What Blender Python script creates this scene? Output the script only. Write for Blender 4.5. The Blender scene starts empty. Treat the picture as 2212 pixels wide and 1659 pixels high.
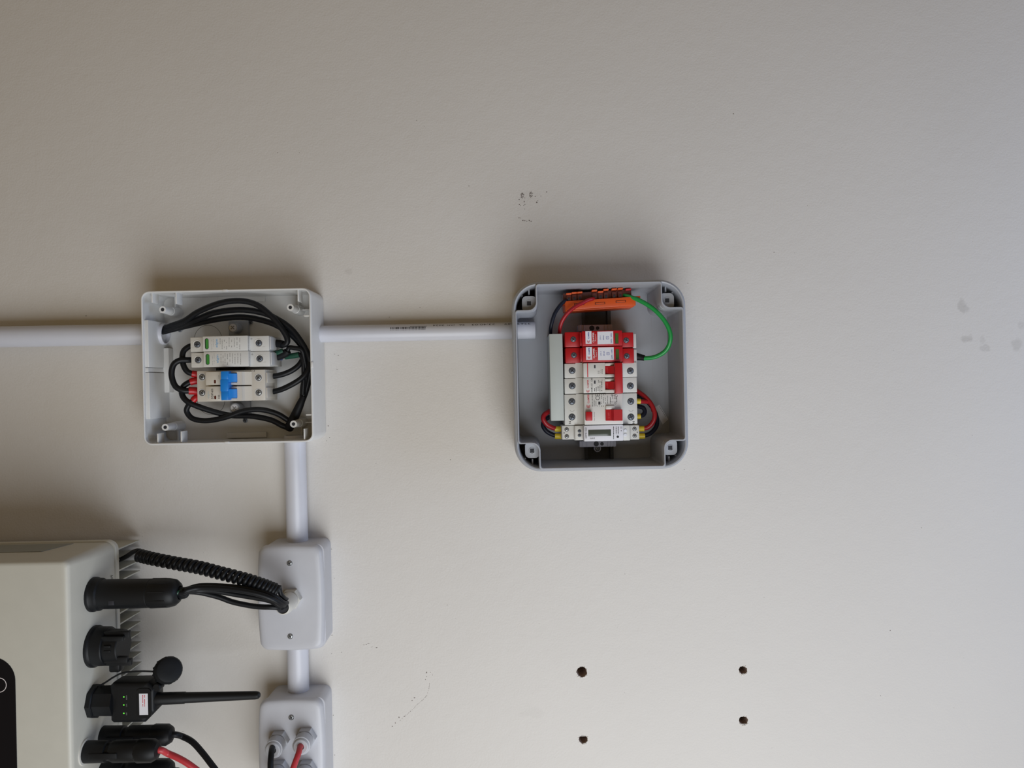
import bpy, bmesh, math, random
from mathutils import Vector, Matrix
random.seed(7)
R = math.radians
scene = bpy.context.scene
COL = scene.collection

# ------------------------------------------------------------------ frame
# The wall frame: u = towards the floor, v = to the right when one stands facing the wall,
# w = out of the wall (all mm).  The phone was held sideways, so u runs to the right of the photograph.
F, D, ROLL = 1662.0, 940.0, R(1.2)
CX, CY, WID = 1106.0, 829.5, 2212.0
EYE = 1.72
MW = Matrix(((0, 1, 0, 0), (0, 0, -1, 0), (-1, 0, 0, EYE), (0, 0, 0, 1)))
def Q(px, py, w=0.0):
    c, s = math.cos(ROLL), math.sin(ROLL); dx, dy = px - CX, CY - py; k = (D - w) / F
    return ((dx * c + dy * s) * k, (-dx * s + dy * c) * k, w)

# ------------------------------------------------------------------ camera, world, lights
cam = bpy.data.cameras.new('camera'); cam.sensor_fit = 'HORIZONTAL'; cam.sensor_width = 36.0
cam.lens = 36.0 * F / WID; cam.clip_start = 0.02; cam.clip_end = 50
co = bpy.data.objects.new('camera', cam); COL.objects.link(co)
c, s = math.cos(ROLL), math.sin(ROLL)
co.matrix_world = MW @ Matrix(((c, s, 0, 0), (-s, c, 0, 0), (0, 0, 1, D / 1000), (0, 0, 0, 1)))
scene.camera = co

world = bpy.data.worlds.new('room_light'); scene.world = world; world.use_nodes = True
bg = world.node_tree.nodes['Background']; bg.inputs[0].default_value = (1.0, 0.71, 0.34, 1); bg.inputs[1].default_value = 0.175

def area(name, pos, target, sx, sy, power, col):
    l = bpy.data.lights.new(name, 'AREA'); l.shape = 'RECTANGLE'; l.size = sx; l.size_y = sy; l.energy = power; l.color = col
    o = bpy.data.objects.new(name, l); COL.objects.link(o)
    p, t = MW @ Vector(pos), MW @ Vector(target)
    o.matrix_world = Matrix.Translation(p) @ (t - p).to_track_quat('-Z', 'Y').to_matrix().to_4x4()
    return o
area('doorway_daylight', (0.18, -0.88, 1.08), (0, 0, 0), 1.2, 0.9, 15.2, (0.90, 0.95, 1.0))     # open doorway to the left of the wall
area('floor_bounce_fill', (1.38, -0.02, 0.58), (0, 0, 0), 0.7, 0.5, 4.9, (0.46, 0.64, 1.0))   # added fill light above the floor, standing in for cool bounced daylight

vs = scene.view_settings
vs.view_transform = 'Standard'; vs.look = 'None'; vs.exposure = 0.0; vs.gamma = 1.0; vs.use_curve_mapping = False

# ------------------------------------------------------------------ materials
def lin(h):
    out = []
    for i in (0, 2, 4):
        x = int(h[i:i + 2], 16) / 255
        out.append(x / 12.92 if x <= 0.04045 else ((x + 0.055) / 1.055) ** 2.4)
    return (*out, 1.0)
MATS = {}
def mat(name, hexcol, rough=0.45, metal=0.0, bump=0.0, bscale=400.0, var=0.04, vscale=60.0, emit=0.0, spec=0.5, trans=0.0):
    m = bpy.data.materials.new(name); m.use_nodes = True; nt = m.node_tree; b = nt.nodes['Principled BSDF']
    col = lin(hexcol)
    tc = nt.nodes.new('ShaderNodeTexCoord')
    nz = nt.nodes.new('ShaderNodeTexNoise'); nz.inputs['Scale'].default_value = vscale; nz.inputs['Detail'].default_value = 4
    nt.links.new(tc.outputs['Object'], nz.inputs['Vector'])
    mx = nt.nodes.new('ShaderNodeMix'); mx.data_type = 'RGBA'
    mx.inputs['A'].default_value = tuple(max(0, x * (1 - var)) for x in col[:3]) + (1,)
    mx.inputs['B'].default_value = tuple(min(1, x * (1 + var)) for x in col[:3]) + (1,)
    nt.links.new(nz.outputs['Fac'], mx.inputs['Factor']); nt.links.new(mx.outputs['Result'], b.inputs['Base Color'])
    b.inputs['Roughness'].default_value = rough; b.inputs['Metallic'].default_value = metal
    b.inputs['Specular IOR Level'].default_value = spec
    if trans: b.inputs['Transmission Weight'].default_value = trans
    if emit:
        b.inputs['Emission Color'].default_value = col; b.inputs['Emission Strength'].default_value = emit
    if bump:
        n2 = nt.nodes.new('ShaderNodeTexNoise'); n2.inputs['Scale'].default_value = bscale; n2.inputs['Detail'].default_value = 3
        nt.links.new(tc.outputs['Object'], n2.inputs['Vector'])
        bp = nt.nodes.new('ShaderNodeBump'); bp.inputs['Strength'].default_value = bump; bp.inputs['Distance'].default_value = 0.001
        nt.links.new(n2.outputs['Fac'], bp.inputs['Height']); nt.links.new(bp.outputs['Normal'], b.inputs['Normal'])
    MATS[name] = m
    return m
mat('white_plastic', 'dcdcdb', 0.38, bump=0.05, bscale=900)
mat('grey_plastic', 'a4a7ae', 0.42, bump=0.05, bscale=900)
mat('pocket_plastic', 'a8a9ae', 0.5)
mat('conduit_pvc', 'cccdd5', 0.35, var=0.03)
mat('device_white', 'd4d3cf', 0.42)
mat('device_grey', 'c8c8c8', 0.42)
mat('breaker_cream', 'cfc9bf', 0.40)
mat('red_plastic', 'b3101b', 0.38)
mat('blue_plastic', '1580d8', 0.35)
mat('blue_tab', '2a5fc0', 0.4)
mat('green_window', '3f8a3c', 0.25)
mat('dark_green_window', '45602a', 0.2)
mat('lcd_glass', '4a5048', 0.15)
mat('sticker_white', 'dcdce2', 0.5)
mat('ink_black', '202024', 0.6)
mat('ink_grey', '8b8a88', 0.6)
mat('ink_red', 'c42030', 0.5)
mat('ink_blue', '263a96', 0.5)
mat('ink_sky', '4a9bd0', 0.5)
mat('ink_white', 'e8e0e0', 0.5)
mat('ink_pink', 'd0565c', 0.5)
mat('ink_faded', 'a9bcc4', 0.5)
mat('screw_steel', 'a6a8a8', 0.35, metal=0.55)
mat('screw_dark', '6c727c', 0.42, metal=0.35)
mat('screw_well', '22232a', 0.6)
mat('black_cable', '131519', 0.42, spec=0.28)
mat('navy_cable', '151927', 0.42, spec=0.3)
mat('red_cable', '9e1620', 0.38)
mat('red_solar_cable', 'b8343c', 0.4)
mat('green_cable', '1f9447', 0.33)
mat('dark_green', '174a3a', 0.4)
mat('shrink_black', '15161a', 0.55, spec=0.25)
mat('ferrule_red', 'b81c22', 0.35)
mat('ferrule_yellow', 'd8be33', 0.35)
mat('copper', 'c07850', 0.35, metal=0.8)
mat('orange_plastic', 'd9561c', 0.4)
mat('amber_plastic', '5e2f28', 0.25, trans=0.15)
mat('rail_dark', '2f343c', 0.45)
mat('clamp_grey', 'a6a6b2', 0.45)
mat('duct_white', 'b4bab7', 0.45)
mat('inverter_paint', 'c5c3b9', 0.42, bump=0.06, bscale=1200)
mat('inverter_strip', '8d8f89', 0.5)
mat('fin_aluminium', 'b9b8ae', 0.5, metal=0.25)
mat('display_black', '0e0f16', 0.22, spec=0.3)
mat('black_plastic', '111316', 0.48, spec=0.3, bump=0.05, bscale=900)
mat('black_rubber', '141619', 0.6, spec=0.25)
mat('led_green', '5bd23a', 0.4, emit=0.8)
mat('gland_ivory', 'cdcbc4', 0.42)
mat('gland_grey', 'b6b8be', 0.42)
mat('hole_plaster', '9a877c', 0.9, bump=0.5, bscale=300, var=0.3, vscale=200)
mat('junction_plastic', 'c3c4ca', 0.36, bump=0.03, bscale=900)
mat('chip_plaster', 'ece9e4', 0.9, bump=0.4, bscale=500)
mat('scuff', '776d68', 0.9, var=0.3, vscale=700)
mat('floor_concrete', '9b968d', 0.8, bump=0.2, bscale=60, var=0.1, vscale=8)

def wall_material():
    m = bpy.data.materials.new('wall_paint'); m.use_nodes = True; nt = m.node_tree; b = nt.nodes['Principled BSDF']
    b.inputs['Roughness'].default_value = 0.62; b.inputs['Specular IOR Level'].default_value = 0.35
    tc = nt.nodes.new('ShaderNodeTexCoord')
    def noise(sc, det=3):
        n = nt.nodes.new('ShaderNodeTexNoise'); n.inputs['Scale'].default_value = sc; n.inputs['Detail'].default_value = det
        nt.links.new(tc.outputs['Object'], n.inputs['Vector']); return n
    base = nt.nodes.new('ShaderNodeMix'); base.data_type = 'RGBA'
    base.inputs['A'].default_value = lin('d4d0cb'); base.inputs['B'].default_value = lin('dad6d1')
    nt.links.new(noise(5).outputs['Fac'], base.inputs['Factor'])
    cur = base.outputs['Result']
    # soft hand stains, each with its own place and shape
    spots = [(2080, 662, 13, 15, 0.30), (2088, 732, 15, 9, 0.30), (2130, 752, 13, 9, 0.22), (2122, 735, 8, 10, 0.15), (2196, 745, 12, 16, 0.24),
             (2207, 702, 9, 9, 0.14), (1150, 1540, 30, 12, 0.06), (753, 586, 10, 7, 0.14), (1140, 425, 26, 14, 0.05)]
    warp = noise(110, 2)
    for (px, py, rx, ry, a) in spots:
        u, v, _ = Q(px, py, 0); k = D / F
        vm = nt.nodes.new('ShaderNodeVectorMath'); vm.operation = 'SUBTRACT'; vm.inputs[1].default_value = (u / 1000, v / 1000, 0)
        nt.links.new(tc.outputs['Object'], vm.inputs[0])
        sc = nt.nodes.new('ShaderNodeVectorMath'); sc.operation = 'MULTIPLY'; sc.inputs[1].default_value = (1000 / (rx * k), 1000 / (ry * k), 0)
        nt.links.new(vm.outputs[0], sc.inputs[0])
        ln = nt.nodes.new('ShaderNodeVectorMath'); ln.operation = 'LENGTH'; nt.links.new(sc.outputs[0], ln.inputs[0])
        ad = nt.nodes.new('ShaderNodeMath'); ad.operation = 'MULTIPLY_ADD'; ad.inputs[1].default_value = 1.8; 
        nt.links.new(warp.outputs['Fac'], ad.inputs[0]); nt.links.new(ln.outputs['Value'], ad.inputs[2])
        mr = nt.nodes.new('ShaderNodeMapRange'); mr.interpolation_type = 'SMOOTHSTEP'
        mr.inputs['From Min'].default_value = 2.05; mr.inputs['From Max'].default_value = 1.35
        mr.inputs['To Min'].default_value = 0; mr.inputs['To Max'].default_value = a
        nt.links.new(ad.outputs[0], mr.inputs['Value'])
        mx = nt.nodes.new('ShaderNodeMix'); mx.data_type = 'RGBA'; mx.inputs['B'].default_value = lin('97928b')
        nt.links.new(mr.outputs['Result'], mx.inputs['Factor']); nt.links.new(cur, mx.inputs['A']); cur = mx.outputs['Result']
    nt.links.new(cur, b.inputs['Base Color'])
    add = nt.nodes.new('ShaderNodeMath'); add.operation = 'MULTIPLY_ADD'; add.inputs[1].default_value = 0.55
    nt.links.new(noise(420, 2).outputs['Fac'], add.inputs[0]); nt.links.new(noise(60, 3).outputs['Fac'], add.inputs[2])
    bp = nt.nodes.new('ShaderNodeBump'); bp.inputs['Strength'].default_value = 0.34; bp.inputs['Distance'].default_value = 0.0012
    nt.links.new(add.outputs[0], bp.inputs['Height']); nt.links.new(bp.outputs['Normal'], b.inputs['Normal'])
    MATS['wall_paint'] = m
wall_material()

# ------------------------------------------------------------------ mesh helpers
class MB:
    def __init__(self): self.v = []; self.f = []; self.mi = []; self.cur = 0
    def add(self, vs, fs):
        o = len(self.v); self.v += [tuple(p) for p in vs]
        for f in fs: self.f.append([i + o for i in f]); self.mi.append(self.cur)
        return self
    def box(self, u0, v0, w0, u1, v1, w1, bev=0.0, seg=2):
        u0, u1 = sorted((u0, u1)); v0, v1 = sorted((v0, v1)); w0, w1 = sorted((w0, w1))
        bm = bmesh.new(); bmesh.ops.create_cube(bm, size=1.0)
        for p in bm.verts:
            p.co = ((u0 + u1) / 2 + p.co.x * (u1 - u0), (v0 + v1) / 2 + p.co.y * (v1 - v0), (w0 + w1) / 2 + p.co.z * (w1 - w0))
        if bev: bmesh.ops.bevel(bm, geom=list(bm.edges), offset=min(bev, (u1 - u0) * .45, (v1 - v0) * .45, (w1 - w0) * .45), segments=seg, affect='EDGES', profile=0.5)
        bm.verts.index_update()
        self.add([p.co[:] for p in bm.verts], [[q.index for q in f.verts] for f in bm.faces]); bm.free(); return self
    def loft(self, rings, cap0=True, cap1=True, close=False):
        n = len(rings[0]); vs = [p for r in rings for p in r]; fs = []; m = len(rings)
        for i in range(m if close else m - 1):
            a, b = i * n, ((i + 1) % m) * n
            for j in range(n):
                k = (j + 1) % n; fs.append([a + j, a + k, b + k, b + j])
        if not close:
            if cap0: fs.append(list(range(n))[::-1])
            if cap1: fs.append([(m - 1) * n + j for j in range(n)])
        return self.add(vs, fs)
    def prism(self, poly, w0, w1):
        return self.loft([[(p[0], p[1], w0) for p in poly], [(p[0], p[1], w1) for p in poly]])
    def ringwall(self, outer, inner, w0, w1):
        return self.loft([[(p[0], p[1], w0) for p in outer], [(p[0], p[1], w1) for p in outer], [(p[0], p[1], w1) for p in inner], [(p[0], p[1], w0) for p in inner]], close=True)
    def lathe(self, base, axis, prof, n=24, cap0=True, cap1=True, close=False, flat=None):
        a = Vector(axis).normalized(); b = Vector(base)
        e1 = a.orthogonal().normalized()
        if abs(a.z) > .9: e1 = Vector((1, 0, 0))
        e2 = a.cross(e1)
        rings = []
        for d, r in prof:
            rings.append([b + a * d + (e1 * math.cos(2 * math.pi * j / n) + e2 * math.sin(2 * math.pi * j / n)) * r for j in range(n)])
        return self.loft(rings, cap0, cap1, close)
    def tube(self, pts, r, n=14, sub=6, cap=True):
        P = spline(pts, sub); rings = []
        t0 = (P[1] - P[0]).normalized(); nrm = t0.orthogonal().normalized()
        for i, p in enumerate(P):
            t = (P[min(i + 1, len(P) - 1)] - P[max(i - 1, 0)]).normalized()
            nrm = (nrm - t * nrm.dot(t)).normalized(); bn = t.cross(nrm)
            rr = r(i / (len(P) - 1)) if callable(r) else r
            rings.append([p + (nrm * math.cos(2 * math.pi * j / n) + bn * math.sin(2 * math.pi * j / n)) * rr for j in range(n)])
        return self.loft(rings, cap, cap)
    def mesh(self, name, mats, origin, ang=35):
        me = bpy.data.meshes.new(name)
        o = Vector(origin)
        me.from_pydata([tuple((Vector(p) - o) / 1000) for p in self.v], [], self.f)
        for m in (mats if isinstance(mats, (list, tuple)) else [mats]): me.materials.append(MATS[m])
        for p, k in zip(me.polygons, self.mi): p.material_index = k; p.use_smooth = True
        bm = bmesh.new(); bm.from_mesh(me); bmesh.ops.recalc_face_normals(bm, faces=bm.faces[:]); bm.to_mesh(me); bm.free()
        me.set_sharp_from_angle(angle=R(ang)); me.update()
        return me

def spline(pts, sub):
    P = [Vector(p) for p in pts]
    if len(P) < 3: return P
    P = [P[0] * 2 - P[1]] + P + [P[-1] * 2 - P[-2]]
    out = []
    for i in range(1, len(P) - 2):
        a, b, c_, d = P[i - 1:i + 3]
        for k in range(sub):
            t = k / sub
            out.append(0.5 * ((2 * b) + (c_ - a) * t + (2 * a - 5 * b + 4 * c_ - d) * t * t + (3 * b - a - 3 * c_ + d) * t ** 3))
    out.append(P[-2]); return out

ORI = {}
def thing(name, label, cat, origin, group=None, kind=None):
    o = bpy.data.objects.new(name, None); COL.objects.link(o); o.empty_display_size = 0.02
    o.matrix_world = MW @ Matrix.Translation(Vector(origin) / 1000); ORI[o] = Vector(origin)
    tag(o, label, cat, group, kind); return o
def tag(o, label=None, cat=None, group=None, kind=None):
    if label: o['label'] = label
    if cat: o['category'] = cat
    if group: o['group'] = group
    if kind: o['kind'] = kind
def part(name, mb, mats, parent, label=None):
    me = mb.mesh(name, mats, ORI[parent]); o = bpy.data.objects.new(name, me); COL.objects.link(o); o.parent = parent
    ORI[o] = ORI[parent]
    if label: o['label'] = label
    return o
def single(name, mb, mats, label, cat, origin, group=None, kind=None):
    me = mb.mesh(name, mats, origin); o = bpy.data.objects.new(name, me); COL.objects.link(o)
    o.matrix_world = MW @ Matrix.Translation(Vector(origin) / 1000); ORI[o] = Vector(origin)
    tag(o, label, cat, group, kind); return o
def rect(x0, y0, x1, y1, w):
    """an axis-aligned face at height w: (umin, vmin, umax, vmax)"""
    a = Q((x0 + x1) / 2, (y0 + y1) / 2, w); k = (D - w) / F / 2
    return a[0] - (x1 - x0) * k, a[1] - (y1 - y0) * k, a[0] + (x1 - x0) * k, a[1] + (y1 - y0) * k
def rbox(mb, px, w0, w1, bev=0.5, seg=2):
    r = rect(*px, w1); return mb.box(r[0], r[1], w0, r[2], r[3], w1, bev, seg)
def rrect(hx, hy, r, n=6, cx=0, cy=0):
    out = []
    for (sx, sy, a0) in ((1, 1, 0), (-1, 1, 90), (-1, -1, 180), (1, -1, 270)):
        for k in range(n + 1):
            a = R(a0 + 90 * k / n); out.append((cx + sx * (hx - r) + r * math.cos(a), cy + sy * (hy - r) + r * math.sin(a)))
    return out

# text, converted to mesh and laid on a face
def glyphs(txt, height, bold=0.0):
    cu = bpy.data.curves.new('t', 'FONT'); cu.body = txt; cu.size = 1.0; cu.align_x = 'CENTER'; cu.align_y = 'CENTER'; cu.resolution_u = 2; cu.offset = bold
    ob = bpy.data.objects.new('t', cu); COL.objects.link(ob)
    me = bpy.data.meshes.new_from_object(ob.evaluated_get(bpy.context.evaluated_depsgraph_get()))
    vs = [v.co.copy() for v in me.vertices]; fs = [list(p.vertices) for p in me.polygons]
    bpy.data.objects.remove(ob); bpy.data.curves.remove(cu); bpy.data.meshes.remove(me)
    if not vs: return [], []
    y0, y1 = min(v.y for v in vs), max(v.y for v in vs); x0, x1 = min(v.x for v in vs), max(v.x for v in vs)
    return [((v.x - (x0 + x1) / 2), (v.y - (y0 + y1) / 2), (x1 - x0), (y1 - y0)) for v in vs], fs
def write(mb, txt, px, py, w, length, height, rot=90, bold=0.0, slope=0.0):
    """letters centred on a photo point at height w; length/height in photo px"""
    vs, fs = glyphs(txt, 1, bold)
    if not vs: return mb
    k = (D - w) / F; a = R(rot); c0 = Q(px, py, w); out = []
    for x, y, lx, ly in vs:
        x, y = x / lx * length * k, y / max(ly, .01) * height * k
        du = x * math.cos(a) - y * math.sin(a)
        out.append((c0[0] + du, c0[1] + x * math.sin(a) + y * math.cos(a), w + 0.08 + slope * du))
    return mb.add(out, fs)
def strip(mb, x0, y0, x1, y1, w, t=0.05):
    r = rect(x0, y0, x1, y1, w); return mb.box(r[0], r[1], w - 0.2, r[2], r[3], w + t)
def fineprint(mb, x, y0, y1, w, th=0.9, seed=1, fill=0.72):
    """a line of print too small to read, running up the picture"""
    rnd = random.Random(seed); y = y0
    while y < y1:
        L = rnd.uniform(1.2, 4.2)
        if rnd.random() < fill: strip(mb, x - th / 2, y, x + th / 2, min(y1, y + L), w)
        y += L + rnd.uniform(.5, 1.0)

SCREW = {}
def screw(parent, px, py, w, rpx, style='steel', rot=0.3, name='screw'):
    """recessed cross-head screw; one mesh shared by all of a style"""
    if style not in SCREW:
        m = MB(); m.cur = 1; m.lathe((0, 0, 0), (0, 0, 1), [(-1.5, 1.0), (0.02, 1.0), (0.02, .84), (-.1, .84)], 20, cap0=False, cap1=False)
        m.cur = 0; m.lathe((0, 0, 0), (0, 0, 1), [(-1.0, .84), (0.06, .84), (0.16, .7), (0.22, .35), (0.23, .01)], 20)
        mats = {'steel': ['screw_steel', 'screw_well'], 'dark': ['screw_dark', 'screw_well'], 'white': ['sticker_white', 'white_plastic'], 'bare': ['screw_steel', 'screw_steel'], 'brass': ['screw_dark', 'device_grey']}[style]
        s_ = MB(); s_.box(-.62, -.13, 0, .62, .13, .27); s_.box(-.13, -.62, 0, .13, .62, .27)
        SCREW[style] = (m.mesh('screw', mats, (0, 0, 0)), s_.mesh('slot', 'ink_grey' if style == 'white' else 'screw_well', (0, 0, 0)))
    a, b = SCREW[style]; r = rpx * (D - w) / F
    o = bpy.data.objects.new(name, a); COL.objects.link(o); o.parent = parent
    o.location = (Vector(Q(px, py, w)) - ORI[parent]) / 1000; o.scale = (r, r, r); o.rotation_euler.z = rot
    s2 = bpy.data.objects.new('slot', b); COL.objects.link(s2); s2.parent = o
    return o

# ------------------------------------------------------------------ the setting
HOLES = [(1257, 1452, 11.5), (1605, 1448, 9.0), (1606, 1557, 9.5), (1260, 1597, 9.5)]
def build_wall():
    U0, U1, V0, V1 = -1500, 1720, -2300, 2300
    hs = []
    for (px, py, r) in HOLES:
        q = Q(px, py, 0); hs.append((q[0], q[1], r * D / F))
    us = sorted({U0, U1, *[round(h[0] - 15, 3) for h in hs], *[round(h[0] + 15, 3) for h in hs]})
    vsl = sorted({V0, V1, *[round(h[1] - 15, 3) for h in hs], *[round(h[1] + 15, 3) for h in hs]})
    mb = MB(); rnd = random.Random(3)
    for i in range(len(us) - 1):
        for j in range(len(vsl) - 1):
            a, b, c_, d = us[i], us[i + 1], vsl[j], vsl[j + 1]
            hit = [h for h in hs if a < h[0] < b and c_ < h[1] < d]
            if not hit:
                mb.add([(a, c_, 0), (b, c_, 0), (b, d, 0), (a, d, 0)], [[0, 1, 2, 3]]); continue
            h = hit[0]; n = 24; inner, outer = [], []
            for k in range(n):
                t = 2 * math.pi * k / n; cu, sv = math.cos(t), math.sin(t); rr = h[2] * rnd.uniform(.9, 1.1)
                inner.append((h[0] + rr * cu, h[1] + rr * sv, 0))
                pts = []
                if cu > 1e-6: pts.append((b - h[0]) / cu)
                if cu < -1e-6: pts.append((a - h[0]) / cu)
                if sv > 1e-6: pts.append((d - h[1]) / sv)
                if sv < -1e-6: pts.append((c_ - h[1]) / sv)
                q = min(pts); outer.append((h[0] + q * cu, h[1] + q * sv, 0))
            mb.loft([outer, inner], False, False)
            for (x, y) in ((a, c_), (b, c_), (b, d), (a, d)):      # corners of the patch
                ks = sorted(range(n), key=lambda k: (outer[k][0] - x) ** 2 + (outer[k][1] - y) ** 2)[:2]
                mb.add([(x, y, 0), outer[ks[0]], outer[ks[1]]], [[0, 1, 2]])
            HOLE_RINGS.append((h, inner))
    mb.add([(U0, V0, -160), (U1, V0, -160), (U1, V1, -160), (U0, V1, -160)], [[0, 3, 2, 1]])
    mb.loft([[(U0, V0, -160), (U1, V0, -160), (U1, V1, -160), (U0, V1, -160)], [(U0, V0, 0), (U1, V0, 0), (U1, V1, 0), (U0, V1, 0)]], False, False)
    me = bpy.data.meshes.new('wall_back'); me.from_pydata([tuple(Vector(p) / 1000) for p in mb.v], [], mb.f); me.materials.append(MATS['wall_paint'])
    bm = bmesh.new(); bm.from_mesh(me); bmesh.ops.remove_doubles(bm, verts=bm.verts[:], dist=1e-6); bmesh.ops.recalc_face_normals(bm, faces=bm.faces[:])
    bm.to_mesh(me); bm.free()
    o = bpy.data.objects.new('wall_back', me); COL.objects.link(o); o.matrix_world = MW; ORI[o] = Vector((0, 0, 0))
    o['kind'] = 'structure'; o['label'] = 'off-white painted plaster wall with scuffs and drill holes'
    return o
HOLE_RINGS = []
wall = build_wall()
for (h, inner) in HOLE_RINGS:
    mb = MB(); depth = [0, -3, -12, -24]
    mb.loft([[(h[0] + (p[0] - h[0]) * s_, h[1] + (p[1] - h[1]) * s_, d) for p in inner] for d, s_ in zip(depth, (1.0, .86, .8, .7))], False, True)
    part('drill_hole', mb, 'hole_plaster', wall)
    mb = MB(); rnd = random.Random(int(h[0]))
    for k in range(18):
        t = rnd.uniform(0, 6.28) if k > 9 else rnd.uniform(3.6, 5.8); rr = h[2] * rnd.uniform(.98, 1.22); x, y = h[0] + rr * math.cos(t), h[1] + rr * math.sin(t); e = rnd.uniform(.6, 1.6)
        mb.add([(x - e, y - e * .4, -.2), (x + e, y - e * .5, -.2), (x + e * .2, y + e, -.2), (x, y, e * .7)], [[0, 1, 3], [1, 2, 3], [2, 0, 3], [0, 2, 1]])
    part('plaster_chip', mb, 'chip_plaster', wall)
mb = MB(); mb.box(1720, -2300, -160, 1750, 2300, 3000)
fl = single('floor', mb, 'floor_concrete', 'grey concrete floor below the wall', None, (1720, 0, 0), kind='structure')

# scuffs and flecks on the paint: thin rubbed marks
def scuffs():
    rnd = random.Random(11); mb = MB()
    def fleck(px, py, rx, ry, rot=0):
        n = 8; u, v, _ = Q(px, py); k = D / F; pts = []
        for i in range(n):
            t = 6.283 * i / n; q = rnd.uniform(.55, 1.1); x, y = rx * k * q * math.cos(t), ry * k * q * math.sin(t)
            pts.append((u + x * math.cos(rot) - y * math.sin(rot), v + x * math.sin(rot) + y * math.cos(rot), 0.05))
        mb.add(pts, [list(range(n))])
    Z = lambda x, y: (1080 + x / 13.825, 380 + y / 13.825)
    for (cx, cy, sx, sy, n) in ((670, 590, 55, 90, 60), (925, 560, 60, 90, 60)):      # the two rubbed patches
        for _ in range(n):
            t = rnd.uniform(0, 6.28); q = rnd.uniform(.35, 1.0); x, y = cx + sx * q * math.cos(t), cy + sy * q * math.sin(t)
            fleck(*Z(x, y), rnd.uniform(.5, 1.1), rnd.uniform(.4, 1.0), rnd.uniform(0, 3))
    for (x, y, a, b) in ((575, 705, 1.4, 1.0), (740, 660, 1.3, .8), (725, 770, 1.4, 2.0), (740, 850, 2.4, .9), (710, 880, 1.2, 1.2), (580, 855, 1.6, 1.5), (610, 885, 1, 1),
                         (740, 990, 1.2, .7), (1055, 610, 1.5, 1.1), (1100, 790, 2.0, 2.4), (1130, 745, 1.5, 1.0), (1220, 600, 1.5, .5), (1395, 480, 1.4, 1.2), (570, 1255, 1.2, 1.2), (615, 1258, .8, .8),
                         (685, 1330, 1.8, 1.6), (740, 1340, 1.8, 1.2), (800, 1352, 2.0, .9), (875, 1330, 1.8, 1.6), (930, 1355, 2.3, 1.2)):
        fleck(*Z(x, y), a, b)
    Y = lambda x, y: (760 + x / 6.914, 1360 + y / 6.914)
    path = [(1160, 810), (1152, 880), (1120, 980), (1090, 1020), (1025, 1080), (970, 1125), (925, 1175), (850, 1245), (785, 1295), (690, 1390)]
    for a, b in zip(path[:-1], path[1:]):
        for t in (0, .33, .66):
            x, y = a[0] + (b[0] - a[0]) * t, a[1] + (b[1] - a[1]) * t
            fleck(*Y(x, y), rnd.uniform(1.0, 2.6), rnd.uniform(.25, .6), math.atan2(-(b[1] - a[1]), b[0] - a[0]))
    for (x, y, a, b) in ((935, 1020, 2.4, 1.2), (900, 1060, 2.2, .8), (705, 1310, 1.6, 1.8), (650, 1395, 1.2, 1.4), (605, 1445, 1.2, 1.5), (785, 1295, 2.2, 1.2), (1115, 640, 1.6, 2.0), (1118, 700, .8, 1.2),
                         (1100, 745, .8, 1.0), (1175, 638, 1.2, .8), (1205, 678, .8, 1.0), (215, 220, 1.2, 1.0), (180, 228, 3, .4), (250, 210, 3, .4), (370, 270, 2.4, 1.0), (300, 262, 3, .3)):
        fleck(*Y(x, y), a, b, rnd.uniform(-.3, .3))
    for (px, py, a, b) in ((186, 682, 1.0, 2.6), (1584, 246, 1.6, 1.6), (1013, 402, 1, 1), (600, 330, .8, .8), (973, 993, 1.5, .9), (1990, 1140, 1, 1), (1672, 545, 1.2, 1.0), (966, 1307, 1, 1), (1923, 1362, 1.3, 1.2),
                           (1902, 1503, 1, 1), (907, 664, .9, .9), (841, 685, 1.5, .7), (716, 1186, 1, 1), (722, 1249, .9, .9), (717, 1372, 2, .7), (738, 1409, 1, 1), (716, 1412, 1, 1), (709, 920, 1.3, 1.6), (723, 765, 2, .5), (731, 768, 2, .5), (728, 798, 2, .6),
                           (712, 945, 1.2, 1), (705, 952, 1, .8), (720, 1545, 1, 1), (713, 1556, 1.6, .6), (723, 1631, 1, 1), (395, 1580, 3, .4), (2100, 940, .8, .8), (1350, 1240, .8, .8), (900, 260, .8, .8), (1486, 612, 1, 1), (1478, 1014, .9, .9)):
        fleck(px, py, a, b)
    for _ in range(90):
        fleck(rnd.uniform(30, 2190), rnd.uniform(20, 1640), rnd.uniform(.3, .7), rnd.uniform(.3, .6))
    o = part('scuff_marks', mb, 'scuff', wall); o['kind'] = 'stuff'
scuffs()

# ------------------------------------------------------------------ conduits
def conduit(label, a, b, r, wall_t=1.6):
    A, B = Vector(a), Vector(b); ax = B - A; L = ax.length
    mb = MB(); mb.lathe(A, ax, [(0, r), (L - .6, r), (L, r - .4), (L, r - wall_t), (0, r - wall_t)], 40, close=True)
    return single('conduit', mb, 'conduit_pvc', label, 'pipe', a)
conduit('grey-white plastic conduit running from the left photo edge into the enclosure with black cables', Q(-330, 733.5, 19), Q(358, 721.5, 19), 12.6)
c2a, c2b = Vector(Q(691, 721.8, 15)), Vector(Q(1156, 713.5, 15))
pipe2 = conduit('slim white conduit printed with a barcode, running level between the two enclosures', c2a, c2b, 10.1)
conduit('white conduit running from the open enclosure down to the upper junction box', Q(637, 940, 15), Q(643.5, 1200, 15), 12.6)
conduit('short white conduit between the two junction boxes', Q(643, 1390, 15), Q(645.5, 1510, 15), 12.6)

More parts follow.
